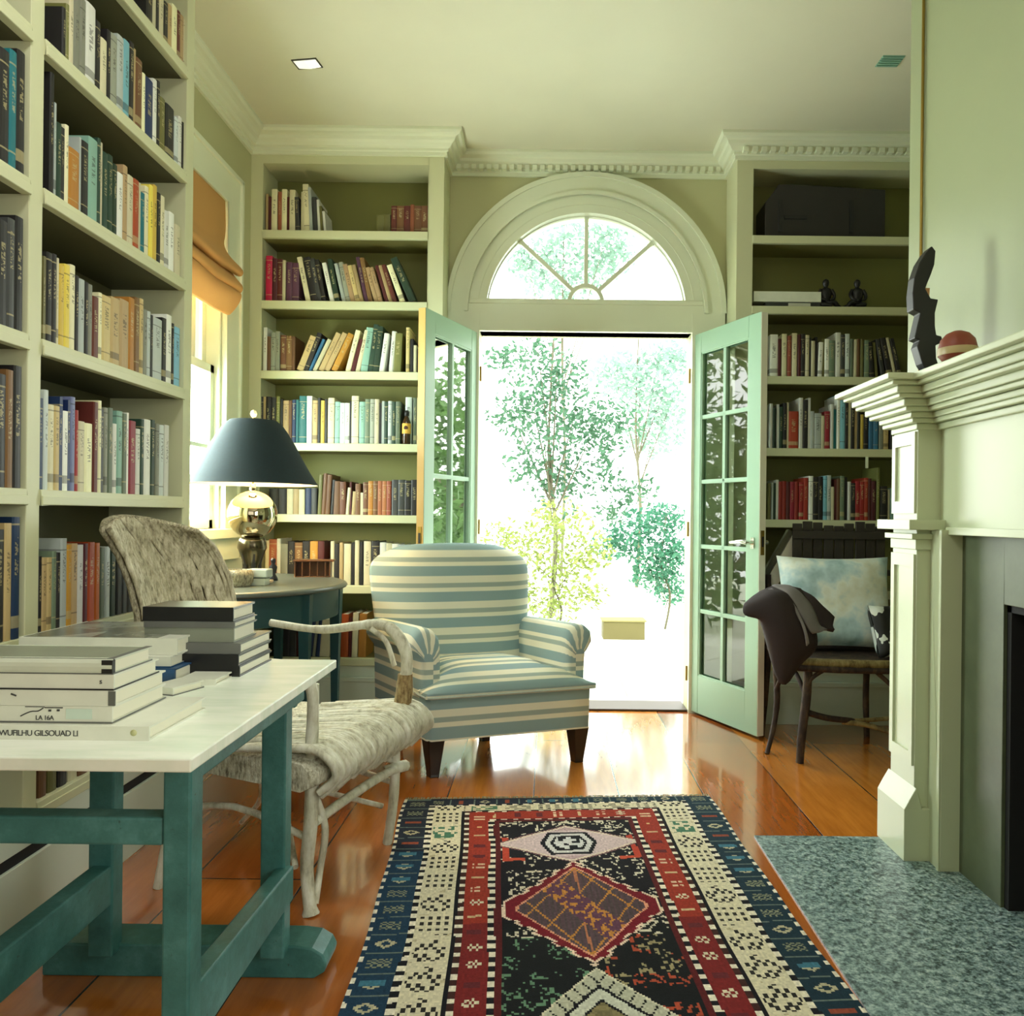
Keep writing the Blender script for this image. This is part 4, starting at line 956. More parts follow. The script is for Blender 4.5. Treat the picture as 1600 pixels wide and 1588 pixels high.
# seat block (front rail + sides): closed loop of the plan outline, z stripes
def plan(b):  # rounded rectangle around the base
    pts = []
    for lx, ly in ((-HW, .02), (-HW+.015, 0), (HW-.015, 0), (HW, .02), (HW-.01, DP), (-HW+.01, DP)): pts.append((lx, ly))
    return pts
pl = plan(0); pl = pl+[pl[0]]
rows = []
for i in range(len(pl)-1):
    for k in range(6):
        a = pl[i]; b = pl[i+1]; s = k/6; lx = a[0]+(b[0]-a[0])*s; ly = a[1]+(b[1]-a[1])*s
        rows.append([(A(lx*(1-.015*(1-j/5)), ly, .155+.175*j/5+ (0.006*math.sin(PI*j/5))), .155+.175*j/5) for j in range(6)])
rows.append(rows[0])
lofted(rows, M_str, 'seat_rail', off=-.044, capends=False)
m = MB(); m.cap([r[0][0] for r in rows[:-1]]); m.cap([r[0][0]+Vector((0, 0, .004)) for r in rows[:-1]])
ap('underside', m, M_black)
# seat cushion: T-shaped, crowned
rows = []; ns = 25
for i in range(ns):
    s = -1+2*i/(ns-1); w_ = HW+.006; row = []
    edge_ = (1-abs(s)**5)
    prof = [(.0, .328, -.0), (-.012, .338, .012), (-.012, .350, .022)]
    L_ = 0; last = None
    for k in range(18):
        tt = k/17; ly = -.012+tt*(DP-.02)
        crown_ = .352+.100*edge_*(math.sin(min(1, tt*2.0+.03)*PI/2)**.75)-.02*(tt**2)
        prof.append((ly, crown_ if k else .353, 0))
    for (ly, z_, _) in prof:
        lx = s*(w_ if ly < .09 else w_-.085*min(1, (ly-.09)/.03))
        p = A(lx, ly, z_)
        if last is not None: L_ += math.hypot(ly-last[0], z_-last[1])
        last = (ly, z_); row.append((p, .340+L_))
    rows.append(row)
lofted(rows, M_str, 'seat_cushion', off=-.008)
m = MB(); m.tube([A(s*.1*(HW+.004), -.012 - 0*s, .334) for s in range(-10, 11)], .005, 6); m.tube([A(-HW-.004, .0, .334), A(-HW-.004, .12, .336)], .005, 6); m.tube([A(HW+.004, .0, .334), A(HW+.004, .12, .336)], .005, 6)
ap('seat_piping', m, M_str, uv=True)
# arms
def arm(sg, zt):
    # cross-section in (out, z): starts outside bottom, up, over the roll, down inside
    cs = [(.362, .20), (.366, .32), (.368, .43), (.372, .49), (.392, .515), (.408, .545), (.404, .582), (.378, .607), (.345, .612), (.310, .600), (.285, .570), (.277, .52), (.276, .44), (.276, .34)]
    cen = (.335, .46); rows = []; acc = []
    L_ = 0
    for j, (o, z_) in enumerate(cs):
        if j: L_ += math.hypot(o-cs[j-1][0], z_-cs[j-1][1])
        acc.append(L_)
    stations = [(.050, .30), (.052, .60), (.060, .84), (.075, .96), (.10, 1.0), (.2, 1.0), (.35, 1.0), (DP+.02, .98)]
    for ly, sc in stations:
        r = []
        for j, (o, z_) in enumerate(cs):
            oo = cen[0]+(o-cen[0])*sc; zz = cen[1]+(z_-cen[1])*(sc if z_ > .46 else max(sc, .9)) + (zt-.612)*max(0, (z_-.4)/.21) - .02*max(0, ly-.1)
            r.append((A(sg*oo, ly, zz), zz if j < 5 else .515+(acc[j]-acc[4])))
        rows.append(r)
    m = MB(); P = [[q[0] for q in r] for r in rows]; U = [[(i*.1, q[1]) for q in r] for i, r in enumerate(rows)]
    m.grid(P, uv=U); r = rows[0]; m.cap([q[0] for q in r], False, uv=[(0, q[0].z) for q in r])
    ap('arm', m, M_str, uv=True)
arm(-1, .612); arm(1, .600)
# back: pillow with rounded top corners
def backf(front):
    rows = []; nu = 27; nv = 20
    for i in range(nu):
        s = -1+2*i/(nu-1); row = []
        for j in range(nv):
            t_ = j/(nv-1)
            # superellipse outline
            zt_ = .30+.635*t_
            wmax = .358+.040*min(1, t_*1.3)
            if t_ > .8:
                q = (t_-.8)/.2; wmax *= (1-q**3.0*.42)
            top_drop = 0
            lx = s*wmax
            thick = .085*(1-abs(s)**4)*(1-max(0, (t_-.82)/.18)**2*.75)
            rec = .075*t_
            zz = zt_+(.012*(1-s*s) if t_ > .9 else 0)
            ly = (DP-.05)+rec+(-thick if front else +thick*.35) + .035*abs(s)**3
            row.append((A(lx, ly, zz), zz+.03))
        rows.append(row)
    return rows
f_ = backf(True); b_ = backf(False)
m = MB()
for rws in (f_, b_): m.grid([[q[0] for q in r] for r in rws], uv=[[(i*.1, q[1]) for q in r] for i, r in enumerate(rws)])
def strip(a, b): m.grid([[q[0] for q in a], [q[0] for q in b]], uv=[[(0, q[1]) for q in a], [(.1, q[1]) for q in b]])
strip(f_[0], b_[0]); strip(f_[-1], b_[-1]); strip([r[-1] for r in f_], [r[-1] for r in b_]); strip([r[0] for r in f_], [r[0] for r in b_])
ap('backrest', m, M_str, uv=True, sub=1)
for lx, ly in ((-HW+.045, .04), (HW-.045, .04), (-HW+.08, DP-.04), (.14, DP-.02)):
    tw, bw = .034, .019
    Rl = [[tuple(A(lx+sx*w_, ly+sy*w_, z_)) for sx, sy in ((-1, -1), (1, -1), (1, 1), (-1, 1))] for w_, z_ in ((bw, 0), (bw, .012), (tw, .158))]
    m = MB().grid(Rl, closev=True, smooth=False); m.cap(Rl[0], True); m.cap(Rl[-1]); ap('leg', m, M_legs, .003)
# ---------------------------------------------------------------- rustic twig chair by the shelves
M_twig = wicker('twig_dark', rgb(24, 16, 12), rgb(46, 32, 26), rgb(84, 66, 44), 14, .4)
M_twigL = wicker('twig_rail', rgb(70, 58, 30), rgb(120, 104, 60), rgb(150, 136, 90), 14, .3)
tc = empty('twig_chair', (1.33, 3.62, 0)); tag(tc, 'dark rustic bentwood chair holding a pillow, in front of shelves by chimney breast', 'chair')
def cp(n, m_, mat, bev=0):
    o = m_.build(n, mat, bevel=bev); o.parent = tc; o.matrix_parent_inverse = Matrix.Translation(tc.location).inverted(); return o
FLg, FRg, BLg, BRg = Vector((1.115, 3.45, 0)), Vector((1.545, 3.42, 0)), Vector((1.055, 3.60, 0)), Vector((1.60, 3.90, 0))
def tw(n, pts, r, mat=M_twig, k=5, nn=8):
    P = smooth_path(pts, k)
    rr = [r]*len(P) if not isinstance(r, list) else [r[min(len(r)-1, int(i*len(r)/len(P)))] for i in range(len(P))]
    return cp(n, MB().tube(P, rr, nn), mat)
tw('leg', [(1.165, 3.46, .44), (1.155, 3.455, .28), (1.135, 3.45, .12), (1.128, 3.45, 0)], [.020, .021, .020, .018])
tw('leg', [(1.075, 3.66, .44), (1.085, 3.655, .25), (1.065, 3.63, .12), (1.018, 3.575, .0)], [.016, .015, .013, .011])
tw('leg', [(1.545, 3.43, .44), (1.550, 3.43, .28), (1.548, 3.43, .12), (1.555, 3.43, 0)], [.020, .019, .018, .017])
tw('leg', [(1.58, 3.86, .80), (1.58, 3.84, .44), (1.585, 3.86, .2), (1.60, 3.88, 0)], [.016, .017, .016, .015])
tw('leg', [(1.10, 3.88, .80), (1.10, 3.86, .44), (1.09, 3.87, .2), (1.08, 3.89, 0)], [.016, .017, .016, .015])
tw('seat_rail', [(1.08, 3.45, .448), (1.3, 3.435, .442), (1.60, 3.43, .440)], .020, M_twigL)
tw('seat_rail', [(1.08, 3.44, .425), (1.3, 3.428, .418), (1.60, 3.425, .416)], .016)
cp('seat', MB().box(1.08, 1.60, 3.44, 3.86, .435, .455), M_twig, .008)
for pts in ([(1.15, 3.45, .30), (1.17, 3.445, .37), (1.23, 3.44, .415)], [(1.548, 3.43, .31), (1.52, 3.43, .35), (1.45, 3.43, .412)], [(1.15, 3.455, .30), (1.13, 3.52, .38), (1.10, 3.6, .42)], [(1.08, 3.65, .28), (1.10, 3.6, .36), (1.16, 3.52, .42)]):
    tw('brace', pts, .010)
tw('stretcher', [(1.15, 3.455, .225), (1.25, 3.47, .195), (1.37, 3.50, .175), (1.38, 3.50, .17)], .014)
tw('stretcher', [(1.33, 3.50, .17), (1.43, 3.47, .165), (1.55, 3.44, .135)], .012, M_twigL)
tw('stretcher', [(1.36, 3.52, .17), (1.46, 3.52, .175), (1.58, 3.52, .185)], .010, M_twigL)
tw('arm', [(1.10, 3.88, .72), (1.03, 3.75, .68), (1.00, 3.58, .66), (1.03, 3.46, .60), (1.12, 3.44, .45)], .015)
# slatted back
m = MB()
for k in range(9):
    x = 1.22+k*.052; m.box(x, x+.046, 3.872+.004*(k % 3), 3.886+.004*(k % 3), .46, 1.055+.012*math.sin(k*1.3))
m.box(1.215, 1.70, 3.86, 3.872, .98, 1.02).box(1.215, 1.70, 3.86, 3.872, .80, .83)
cp('backrest', m, plain('chair_back', rgb(52, 46, 42), .5), .003)
# pillow
def cloud_mat():
    t = NT('pillow_print'); v = t.coord('Object'); n = t.noise(v, 5.5, 4, .55); n2 = t.noise(v, 14, 3, .6)
    c = t.ramp(n.outputs['Fac'], [(.34, rgb(120, 160, 170)), (.45, rgb(182, 212, 218)), (.53, rgb(232, 240, 232)), (.62, rgb(218, 220, 200)), (.72, rgb(150, 184, 190))])
    c = t.mix(t.math('MULTIPLY', n2.outputs['Fac'], .35), c, rgb(232, 240, 236)); return t.set(c, .8)
def pillow(name, c, w, h, th, rotz, tilt, mat, label, cat):
    m = MB(); n = 18
    for sg in (-1, 1):
        P = []
        for i in range(n+1):
            r = []
            for j in range(n+1):
                a, b = -1+2*i/n, -1+2*j/n
                pin = 1-.07*(1-a*a)*0
                x = a*w/2*(1-.07*(b*b < .999)*(1-b*b)*0-.06*(1-b*b)*abs(a)**3); z_ = b*h/2*(1-.06*(1-a*a)*abs(b)**3)
                d = th/2*((1-a**4)*(1-b**4))**.45+.002
                d *= 1+.10*noise.noise(Vector((a*2.2, b*2.2, sg*3+w)))
                r.append((x, sg*d, z_))
            P.append(r)
        m.grid(P)
    m.weld = True
    o = m.build(name, mat); o.location = c; o.rotation_euler = (tilt, 0, rotz); tag(o, label, cat); return o
pillow('pillow', (1.375, 3.72, .685), .53, .44, .15, -.04, math.radians(-14), cloud_mat(), 'pale blue cloud printed pillow propped on the dark twig chair', 'pillow')
hb = MB()
t = NT('black_white_print'); v = t.coord('Object'); n = t.noise(v, 12, 2); M_bw = t.set(t.ramp(n.outputs['Fac'], [(.44, rgb(30, 30, 32)), (.5, rgb(226, 232, 226))], 'CONSTANT'), .5)
pillow('cushion', (1.575, 3.545, .575), .22, .24, .09, .35, math.radians(-18), M_bw, 'small black and white cushion half hidden behind the mantel pilaster', 'cushion')
# jacket thrown over the arm
M_jk = cov('jacket_cloth', (46, 34, 34), .85); M_lin = cov('grey_cloth', (128, 122, 122), .8)
jk = empty('jacket', (1.10, 3.48, .45)); tag(jk, 'dark brown jacket with grey lining draped over arm of twig chair', 'jacket')
def sheet(n, rows, mat, th=.012, nseg=3):
    R2 = [smooth_path(r, 4) for r in rows]; nv = len(R2[0]); cols = [smooth_path([r[j] for r in R2], nseg) for j in range(nv)]
    P = [[cols[j][i] for j in range(nv)] for i in range(len(cols[0]))]
    m = MB(); m.weld = True
    nrm = []
    for i in range(len(P)):
        row = []
        for j in range(nv):
            a = P[min(i+1, len(P)-1)][j]-P[max(i-1, 0)][j]; b = P[i][min(j+1, nv-1)]-P[i][max(j-1, 0)]; k = a.cross(b)
            row.append(k.normalized() if k.length > 1e-9 else Vector((0, 0, 1)))
        nrm.append(row)
    f1 = [[P[i][j]+nrm[i][j]*(th/2)+Vector((0, 0, noise.noise(P[i][j]*16)*.008)) for j in range(nv)] for i in range(len(P))]
    f2 = [[P[i][j]-nrm[i][j]*(th/2)+Vector((0, 0, noise.noise(P[i][j]*16)*.008)) for j in range(nv)] for i in range(len(P))]
    m.grid(f1); m.grid(f2); m.grid([f1[0], f2[0]]); m.grid([f1[-1], f2[-1]]); m.grid([[r[0] for r in f1], [r[0] for r in f2]]); m.grid([[r[-1] for r in f1], [r[-1] for r in f2]])
    o = m.build(n, mat); o.parent = jk; o.matrix_parent_inverse = Matrix.Translation(jk.location).inverted(); return o
def Q(px, py, Y): x, z_ = PX(px, py, Y); return Vector((x, Y, z_))
sheet('jacket_body', [
    [Q(1162, 950, 3.36), Q(1164, 962, 3.34), Q(1186, 964, 3.34), Q(1192, 975, 3.36), Q(1196, 990, 3.38)],
    [Q(1168, 940, 3.38), Q(1190, 945, 3.32), Q(1204, 975, 3.31), Q(1208, 1010, 3.32), Q(1214, 1055, 3.34)],
    [Q(1198, 921, 3.42), Q(1215, 935, 3.31), Q(1228, 975, 3.29), Q(1232, 1015, 3.30), Q(1226, 1068, 3.33)],
    [Q(1226, 918, 3.46), Q(1240, 940, 3.34), Q(1250, 980, 3.30), Q(1255, 1012, 3.31), Q(1246, 1042, 3.36)],
    [Q(1250, 922, 3.52), Q(1262, 945, 3.42), Q(1272, 980, 3.36), Q(1275, 1008, 3.35), Q(1266, 1022, 3.38)]], M_jk, .016)
sheet('lapel', [[Q(1200, 921, 3.40), Q(1235, 945, 3.32), Q(1255, 985, 3.28), Q(1260, 1008, 3.285)], [Q(1206, 919, 3.40), Q(1240, 943, 3.32), Q(1259, 983, 3.28), Q(1264, 1004, 3.285)]], M_lin, .008)
sheet('lining', [
    [Q(1206, 916, 3.43), Q(1232, 930, 3.35), Q(1250, 960, 3.31), Q(1264, 984, 3.30), Q(1268, 990, 3.31)],
    [Q(1226, 914, 3.46), Q(1246, 926, 3.38), Q(1266, 955, 3.33), Q(1276, 980, 3.32), Q(1284, 986, 3.33)],
    [Q(1246, 922, 3.52), Q(1262, 940, 3.44), Q(1274, 960, 3.38), Q(1280, 978, 3.36), Q(1296, 984, 3.36)]], M_lin, .01)
sheet('sleeve', [
    [Q(1250, 921, 3.53), Q(1268, 932, 3.46), Q(1285, 948, 3.42), Q(1302, 967, 3.40)],
    [Q(1256, 940, 3.46), Q(1270, 955, 3.41), Q(1284, 970, 3.38), Q(1300, 978, 3.37)],
    [Q(1268, 970, 3.38), Q(1280, 980, 3.36), Q(1292, 984, 3.35), Q(1303, 986, 3.35)]], M_jk, .02)
# grey folders leaning behind the jacket
fo = MB().box(-.030, .030, 0, .04, 0, .31).box(-.06, -.036, .002, .038, 0, .32, mi=1).build('folder', [cov('folder_grey', (240, 236, 216)), cov('folder_dark', (96, 96, 76))])
fo.location = Q(1200, 922, 3.90); fo.rotation_euler = (math.radians(-6), math.radians(31), 0); tag(fo, 'grey folders leaning at a slant behind the dark jacket', 'folder')
# ---------------------------------------------------------------- mantelpiece objects
ZM = 1.522
Y0_ = 2.36
sc_ = [(1445, 562), (1436, 548), (1428, 522), (1432, 512), (1424, 509), (1433, 470), (1422, 464), (1421, 440), (1424, 415), (1432, 392), (1442, 376), (1451, 366), (1457, 374), (1455, 395), (1449, 412), (1444, 424), (1441, 432), (1449, 447), (1461, 449), (1456, 470), (1456, 490), (1458, 504), (1466, 506), (1468, 515), (1457, 520), (1458, 540), (1463, 556)]
pts = [Q(px, py, Y0_) for px, py in sc_]; zmin = min(p.z for p in pts); dz = ZM-zmin
m = MB(); m.prism([(p.x, p.z+dz) for p in pts], 'y', Y0_-.022, Y0_+.022)
sc = m.build('sculpture', M_ebony, bevel=.003, seg=2); tag(sc, 'tall jagged black wooden carving standing on the mantelpiece', 'sculpture')
p = Q(1443, 432, Y0_); MB().prism([(p.x-.002, p.z+dz+.004), (p.x+.014, p.z+dz+.004), (p.x+.012, p.z+dz-.022)], 'y', Y0_-.012, Y0_+.012).build('inlay', plain('inlay_tan', rgb(190, 140, 90), .5), sc)
yy_, zz_ = onX(1443, 30, 1.292)
rod = MB().tube([(1.292, yy_, 1.53), (1.292, yy_, ZC-.001)], .0055, 8).build('rod', M_brass); tag(rod, 'thin brass rod running up chimney breast behind the black carving', 'rod')
Yd = 2.16; p = Q(1493, 548, Yd)
bw = MB().lathe([(0, 0), (.040, 0), (.049, .012), (.050, .032), (.044, .056), (.030, .072), (.012, .080), (0, .081)], n=28).build('pot', cov('terracotta', (138, 62, 38), .5), loc=(p.x+.006, Yd, ZM+.001)); tag(bw, 'small domed terracotta pot with pale band on the mantelpiece', 'pot')
MB().lathe([(.0505, .012), (.0515, .016), (.0515, .028), (.0508, .032)], n=28).build('pale_band', cov('pale_band', (190, 170, 120)), bw)
pf = MB().box(0, .012, -.20, .20, 0, .30).box(-.004, 0, -.20, .20, 0, .022).box(-.004, 0, -.20, .20, .278, .30).box(-.004, 0, .178, .20, 0, .30).box(-.004, 0, -.2, -.178, 0, .30).build('picture_frame', M_trim, loc=(1.272, 1.865, ZM+.001)); tag(pf, 'pale picture frame leaning on chimney breast, only its edge showing', 'picture frame')
# ---------------------------------------------------------------- shelves beside the chimney breast
xa, za = PX(1195, 370, YC+.03); xb, _ = PX(1383, 370, YC+.03); zk = ZBK[0]
_, zt = PX(1290, 292, YC+.06); _, zt2 = PX(1383, 300, YC+.06)
m = MB(); m.prism([(xa, zk), (xb, zk), (xb, zt2), (xa+.14, zt), (xa+.07, zt-.002), (xa+.055, zt-.03), (xa, zt-.10)], 'y', YC+.03, YB-.03)
sx_ = m.build('case', cov('case_black', (42, 38, 38), .4), bevel=.004); tag(sx_, 'large black case on highest shelf beside the chimney breast', 'case')
m = MB().box(xa+.10, xa+.22, YC+.024, YC+.03, zk+.10, zk+.118).box(xb-.19, xb-.17, YC+.024, YC+.03, zk+.03, zk+.2).box(xa+.07, xa+.09, YC+.024, YC+.03, zk+.03, zk+.2); m.build('straps', M_black, sx_)
z1 = ZBK[1]
x0_, _ = PX(1196, 478, YC+.02); x1_, _ = PX(1281, 478, YC+.02)
bb = MB().box(x0_, x1_, YC+.02, YC+.17, z1, z1+.026).build('book', cov('bw_book', (60, 62, 60))); tag(bb, 'dark flat book under white album, second shelf beside chimney breast', 'book', GR)
MB().box(x0_+.12, x1_-.05, YC+.0185, YC+.02, z1+.004, z1+.022).build('spine_label', cov('sp_w', (222, 224, 206)), bb)
x0_, _ = PX(1172, 463, YC+.01); x1_, _ = PX(1283, 463, YC+.01)
bb = MB().box(x0_+.02, x1_, YC+.01, YC+.19, z1+.027, z1+.080).build('album', cov('album_white', (236, 240, 220))); tag(bb, 'long white album lying flat beside two black figurines', 'album')
def figure(px, mirror, label):
    x, _ = PX(px, 478, YC+.06); s = -1 if mirror else 1
    m = MB().lathe([(0, 0), (.036, 0), (.034, .012), (.026, .022), (.024, .03), (.028, .055), (.033, .088), (.028, .104), (.012, .112), (.010, .118), (.015, .126), (.018, .138), (.015, .150), (.006, .157), (0, .158)], n=18, sy=.8)
    for sg in (-1, 1): m.tube(smooth_path([(sg*.028, -.006, .10), (sg*.040, -.012, .075), (sg*.032, -.026, .05), (sg*.010, -.03, .042)], 4), [.010]*4+[.009]*4+[.008]*5, 8)
    m.tube(smooth_path([(s*.005, -.01, .03), (s*.035, -.02, .034), (s*.055, -.02, .016), (s*.075, -.01, .008)], 4), [.016]*4+[.013]*4+[.010]*5, 8)
    m.tube(smooth_path([(-s*.005, -.012, .022), (-s*.03, -.03, .02), (s*.02, -.035, .012)], 4), [.014]*4+[.011]*5, 8)
    o = m.build('figurine', M_ebony, loc=(x, YC+.06, z1)); o.scale = (1.0, 1.0, 1.03); tag(o, label, 'figurine', 'black seated figurines on the shelf')
figure(1290, False, 'black seated figurine beside the long white album on shelf')
figure(1339, True, 'black seated figurine farther from the white album, towards chimney breast')
xq, zq = PX(1354, 719, YC-.004)
cl = MB().box(xq-.007, xq+.007, YC-.010, YC-.006, ZBK[3]-.10, ZBK[3]-.042).build('shelf_tag', M_trim); cl.parent = bR; cl.matrix_parent_inverse = Matrix.Translation(bR.location).inverted()
# ---------------------------------------------------------------- rug
RW, RL = 1.155, 2.15
ang = math.atan2(.062, 1)
far_l = Vector((-.521, 3.0)); far_r = Vector((.634, 2.94))
cxr = (far_l+far_r)/2
ra = Vector((.062, -1, 0)).normalized()     # direction towards the camera
rc = Vector((-ra.y, ra.x, 0))               # across, to the right
def rug_c(u, v):
    """u in -1..1 across, v metres from far edge -> colour"""
    blk, red, drd, crm, blu, lil, pur, gld, wht, grn, tea = (20, 20, 26), (136, 42, 34), (84, 26, 28), (208, 200, 172), (30, 56, 78), (196, 176, 178), (84, 66, 74), (186, 128, 60), (224, 216, 196), (70, 110, 80), (60, 110, 130)
    x = u*RW/2; U = (u+1)/2; e = min(U, 1-U)
    def h(a, b, s=0): return noise.noise(Vector((a, b, s)))
    def H(i, j=0): return (math.sin(i*127.1+j*311.7)*43758.5453) % 1.0
    fromend = v
    # border bands: e across, v from end; side and end bands meet
    sb = [.088, .104, .190, .214, .274, .289, .305]
    eb = [.055, .065, .118, .130, .200, .206, .225]
    lvl = 7
    for i in range(7):
        if e < sb[i] or fromend < eb[i]: lvl = i; break
    side = e < sb[lvl] if lvl < 7 else False
    a = v if side else (U*RW); 
    lo_s = ([0]+sb)[lvl] if lvl < 7 else 0; hi_s = sb[lvl] if lvl < 7 else 1
    lo_e = ([0]+eb)[lvl] if lvl < 7 else 0; hi_e = eb[lvl] if lvl < 7 else 1
    c_ = (e-lo_s)/(hi_s-lo_s) if side else (fromend-lo_e)/(hi_e-lo_e)
    per = lambda p: (a/p) % 1.0
    if lvl == 0:
        base = (blu if U < .5 else (26, 48, 60)) if (v > .45 or U > .5) else (34, 40, 54)
        if c_ < .1: return wht if per(.045) < .45 and side else base
        k = int(a/.085); f = per(.085)
        if .25 < c_ < .8 and .3 < f < .75:
            q = H(k)
            if q < .35: return (128, 132, 108) if (int(c_*12)+int(f*12)) % 2 else base
            if q < .55 and .35 < f < .6: return tea
            if q < .8: 
                d = abs(c_-.52)*1.6+abs(f-.52)*2
                return (176, 170, 140) if .25 < d < .5 else base
            return (140, 70, 50) if abs(f-.5) < .1 else base
        if f < .06: return (96, 110, 104)
        return base
    if lvl in (1, 5):
        return wht if per(.040) < .52 else blk
    if lvl == 2:
        k = int(a/.12); f = per(.12); q = H(k, 3)
        if .08 < c_ < .92 and .1 < f < .9:
            gx, gy = int(c_*9), int(f*8)
            if q < .4: return (46, 44, 40) if gx % 2 and gy % 2 else crm
            if q < .7:
                w_ = (abs(gx-4)+abs(gy-4))
                return (40, 38, 36) if w_ in (2, 4) and (gx*3+gy) % 5 else crm
            if q < .85: return (70, 112, 90) if H(gx, gy+k) > .45 else crm
            return (70, 56, 44) if H(gx+k, gy) > .55 else crm
        return crm if h(x*30, v*30) > -.45 else (180, 170, 140)
    if lvl == 3:
        if c_ < .35: return blk
        return wht if per(.045) < .4 else (60, 34, 30)
    if lvl == 4:
        k = int(a/.075); f = per(.075); q = H(k, 8); gx, gy = int(c_*9), int(f*7)
        base = (146, 50, 36) if v < .9 else (116, 34, 34)
        if 2 <= gx <= 6 and 2 <= gy <= 4:
            if q < .3: return crm if (gx+gy) % 2 else base
            if q < .55: return (210, 180, 150) if H(gx, k) > .4 and gy != 3 else base
            if q < .7: return (196, 170, 130) if gy == 3 else base
            if q < .85: return (92, 36, 40) if gy > 2 else base
            return (206, 170, 120) if gx in (4, 5) and gy == 3 else base
        return base
    if lvl == 6: return drd
    # ---------------- field; centred on x0
    X = x; 
    # upper lilac hexagon v .28-.56, centre .415
    dv = (v-.410)
    hw = .245*(1-abs(dv)/.150) if abs(dv) < .150 else -1
    hw2 = .255-abs(dv)*1.75
    if hw2 > 0 and abs(X) < hw2 and abs(dv) < .145:
        d = hw2-abs(X)
        if d < .012: return (120, 84, 88)
        r = max(abs(X)*1.0+abs(dv)*.35, abs(dv)*1.1)
        if r < .095:
            if r > .080: return blk
            if r > .062: return (198, 196, 194)
            if r > .052: return blk
            gx, gy = int((X+.06)*70), int((dv+.08)*60)
            return blk if H(gx, gy) > .55 else (200, 200, 200)
        if d < .03: return (210, 196, 178)
        return lil if abs(dv) < .1 else (176, 150, 154)
    if .200 < abs(X) < .222 and .36 < v < .53: return (178, 66, 48)
    if .15 < abs(X) < .222 and .515 < v < .535: return (190, 80, 56)
    # main medallion: centre v .835, half length .27 half width .222
    vc = .830; hl = .285; s_ = 1-abs(v-vc)/hl
    if s_ > 0:
        wd = .222*min(1.0, s_*1.16)
        st = .012*((int(v/.025)) % 2) if s_ < .8 else 0
        wd2 = wd-st
        if abs(X) < wd2:
            d = wd2-abs(X)
            if d < .010: return (224, 200, 178)
            inner = .185*min(1.0, max(0, (1-abs(v-vc)/(hl*.86))*1.05))
            if abs(X) > inner: return (112, 24, 36)
            if inner-abs(X) < .007: return (214, 150, 120)
            # grid lines of the inner lozenge
            l1 = abs(((X*1.9+(v-vc)*1.1)/.17) % 1-.5); l2 = abs(((X*1.9-(v-vc)*1.1)/.17) % 1-.5)
            diag = abs(X*.9-(v-vc)*.55-.0) < .045
            if diag:
                q = noise.noise(Vector((X*75, v*45, 2)))
                return gld if q > .12 else (92, 58, 78)
            if l1 < .035 or l2 < .035: return gld
            if abs(X) < .003: return (170, 110, 80)
            return pur if (int(X/.008) % 2) else (76, 64, 68)
    # lower chevron medallion starting v 1.11
    dv = v-1.115
    if dv > 0:
        wd = min(.255, dv*.82)
        if abs(X) < wd:
            d = (wd-abs(X))
            if d < .006: return (206, 200, 176)
            if d < .055: return (24, 26, 26) if ((abs(X)+dv*.6)/.035) % 1 < .14 else (176, 176, 156)
            if d < .066: return blk
            if d < .10: return (190, 192, 176)
            if d < .108: return blk
            return (130, 120, 84) if (int(X/.02)+int(v/.02)) % 2 else (112, 104, 74)
    # small motifs scattered on the black field
    q = noise.noise(Vector((X*20, v*15, 5))); q2 = noise.noise(Vector((X*88, v*70, 9)))
    if q > -.02 and q2 > .16:
        if v > .98: return (168, 74, 50) if X > .02 and H(int(X*25), int(v*20)) > .3 else (96, 132, 104) if X < 0 else (150, 140, 104)
        return (206, 198, 176)
    if v < .27 and int(X/.018) % 3 == 0 and .235 < v < .25: return (190, 184, 160)
    return (20, 22, 24) if v > .9 else (22, 20, 26)
nu, nv_ = 210, 390
me = bpy.data.meshes.new('rug'); vs_ = []; fs = []; cols = []
fl2 = Vector((cxr.x, cxr.y, 0))
def rz(i, j):
    u, v = i/nu, j/nv_*RL
    return .008+.0012*noise.noise(Vector((u*9, v*9, 1)))
for j in range(nv_+1):
    for i in range(nu+1):
        u = -1+2*i/nu; v = j/nv_*RL
        wob = .004*math.sin(v*5+1)+.003*math.sin(v*11)-.010*v
        p = fl2+rc*(u*RW/2+wob*u)+ra*v
        vs_.append((p.x, p.y, rz(i, j)))
for j in range(nv_):
    for i in range(nu):
        a = j*(nu+1)+i; fs.append((a, a+nu+1, a+nu+2, a+1))
        u = -1+2*(i+.5)/nu; v = (j+.5)/nv_*RL
        wv = v+.004*noise.noise(Vector((u*6, v*3, 3)))+.012*u
        c = rug_c(max(-1, min(1, u+.006*noise.noise(Vector((u*3, v*5, 8))))), max(0, wv))
        k = 1+.16*noise.noise(Vector((u*90, v*110, 4)))
        cols.append((lin(max(0, min(255, c[0]*k))), lin(max(0, min(255, c[1]*k))), lin(max(0, min(255, c[2]*k))), 1))
me.from_pydata(vs_, [], fs); ca = me.color_attributes.new('rug_colour', 'FLOAT_COLOR', 'CORNER')
flat = []
for c in cols: flat += list(c)*4
ca.data.foreach_set('color', flat)
t = NT('rug_wool'); at = t.n.new('ShaderNodeAttribute'); at.attribute_name = 'rug_colour'; n = t.noise(t.coord('Object'), 380, 2); t.bump(n.outputs['Fac'], .5, .003)
me.materials.append(t.set(at.outputs['Color'], .95, spec=.15))
rug = bpy.data.objects.new('rug', me); COL.objects.link(rug); tag(rug, 'red, black and blue geometric kilim rug lying on the wooden floor', 'rug')
m = MB()
def edge_wall(idx): pass
P0, P1, P2, P3 = vs_[0], vs_[nu], vs_[-1], vs_[nv_*(nu+1)]
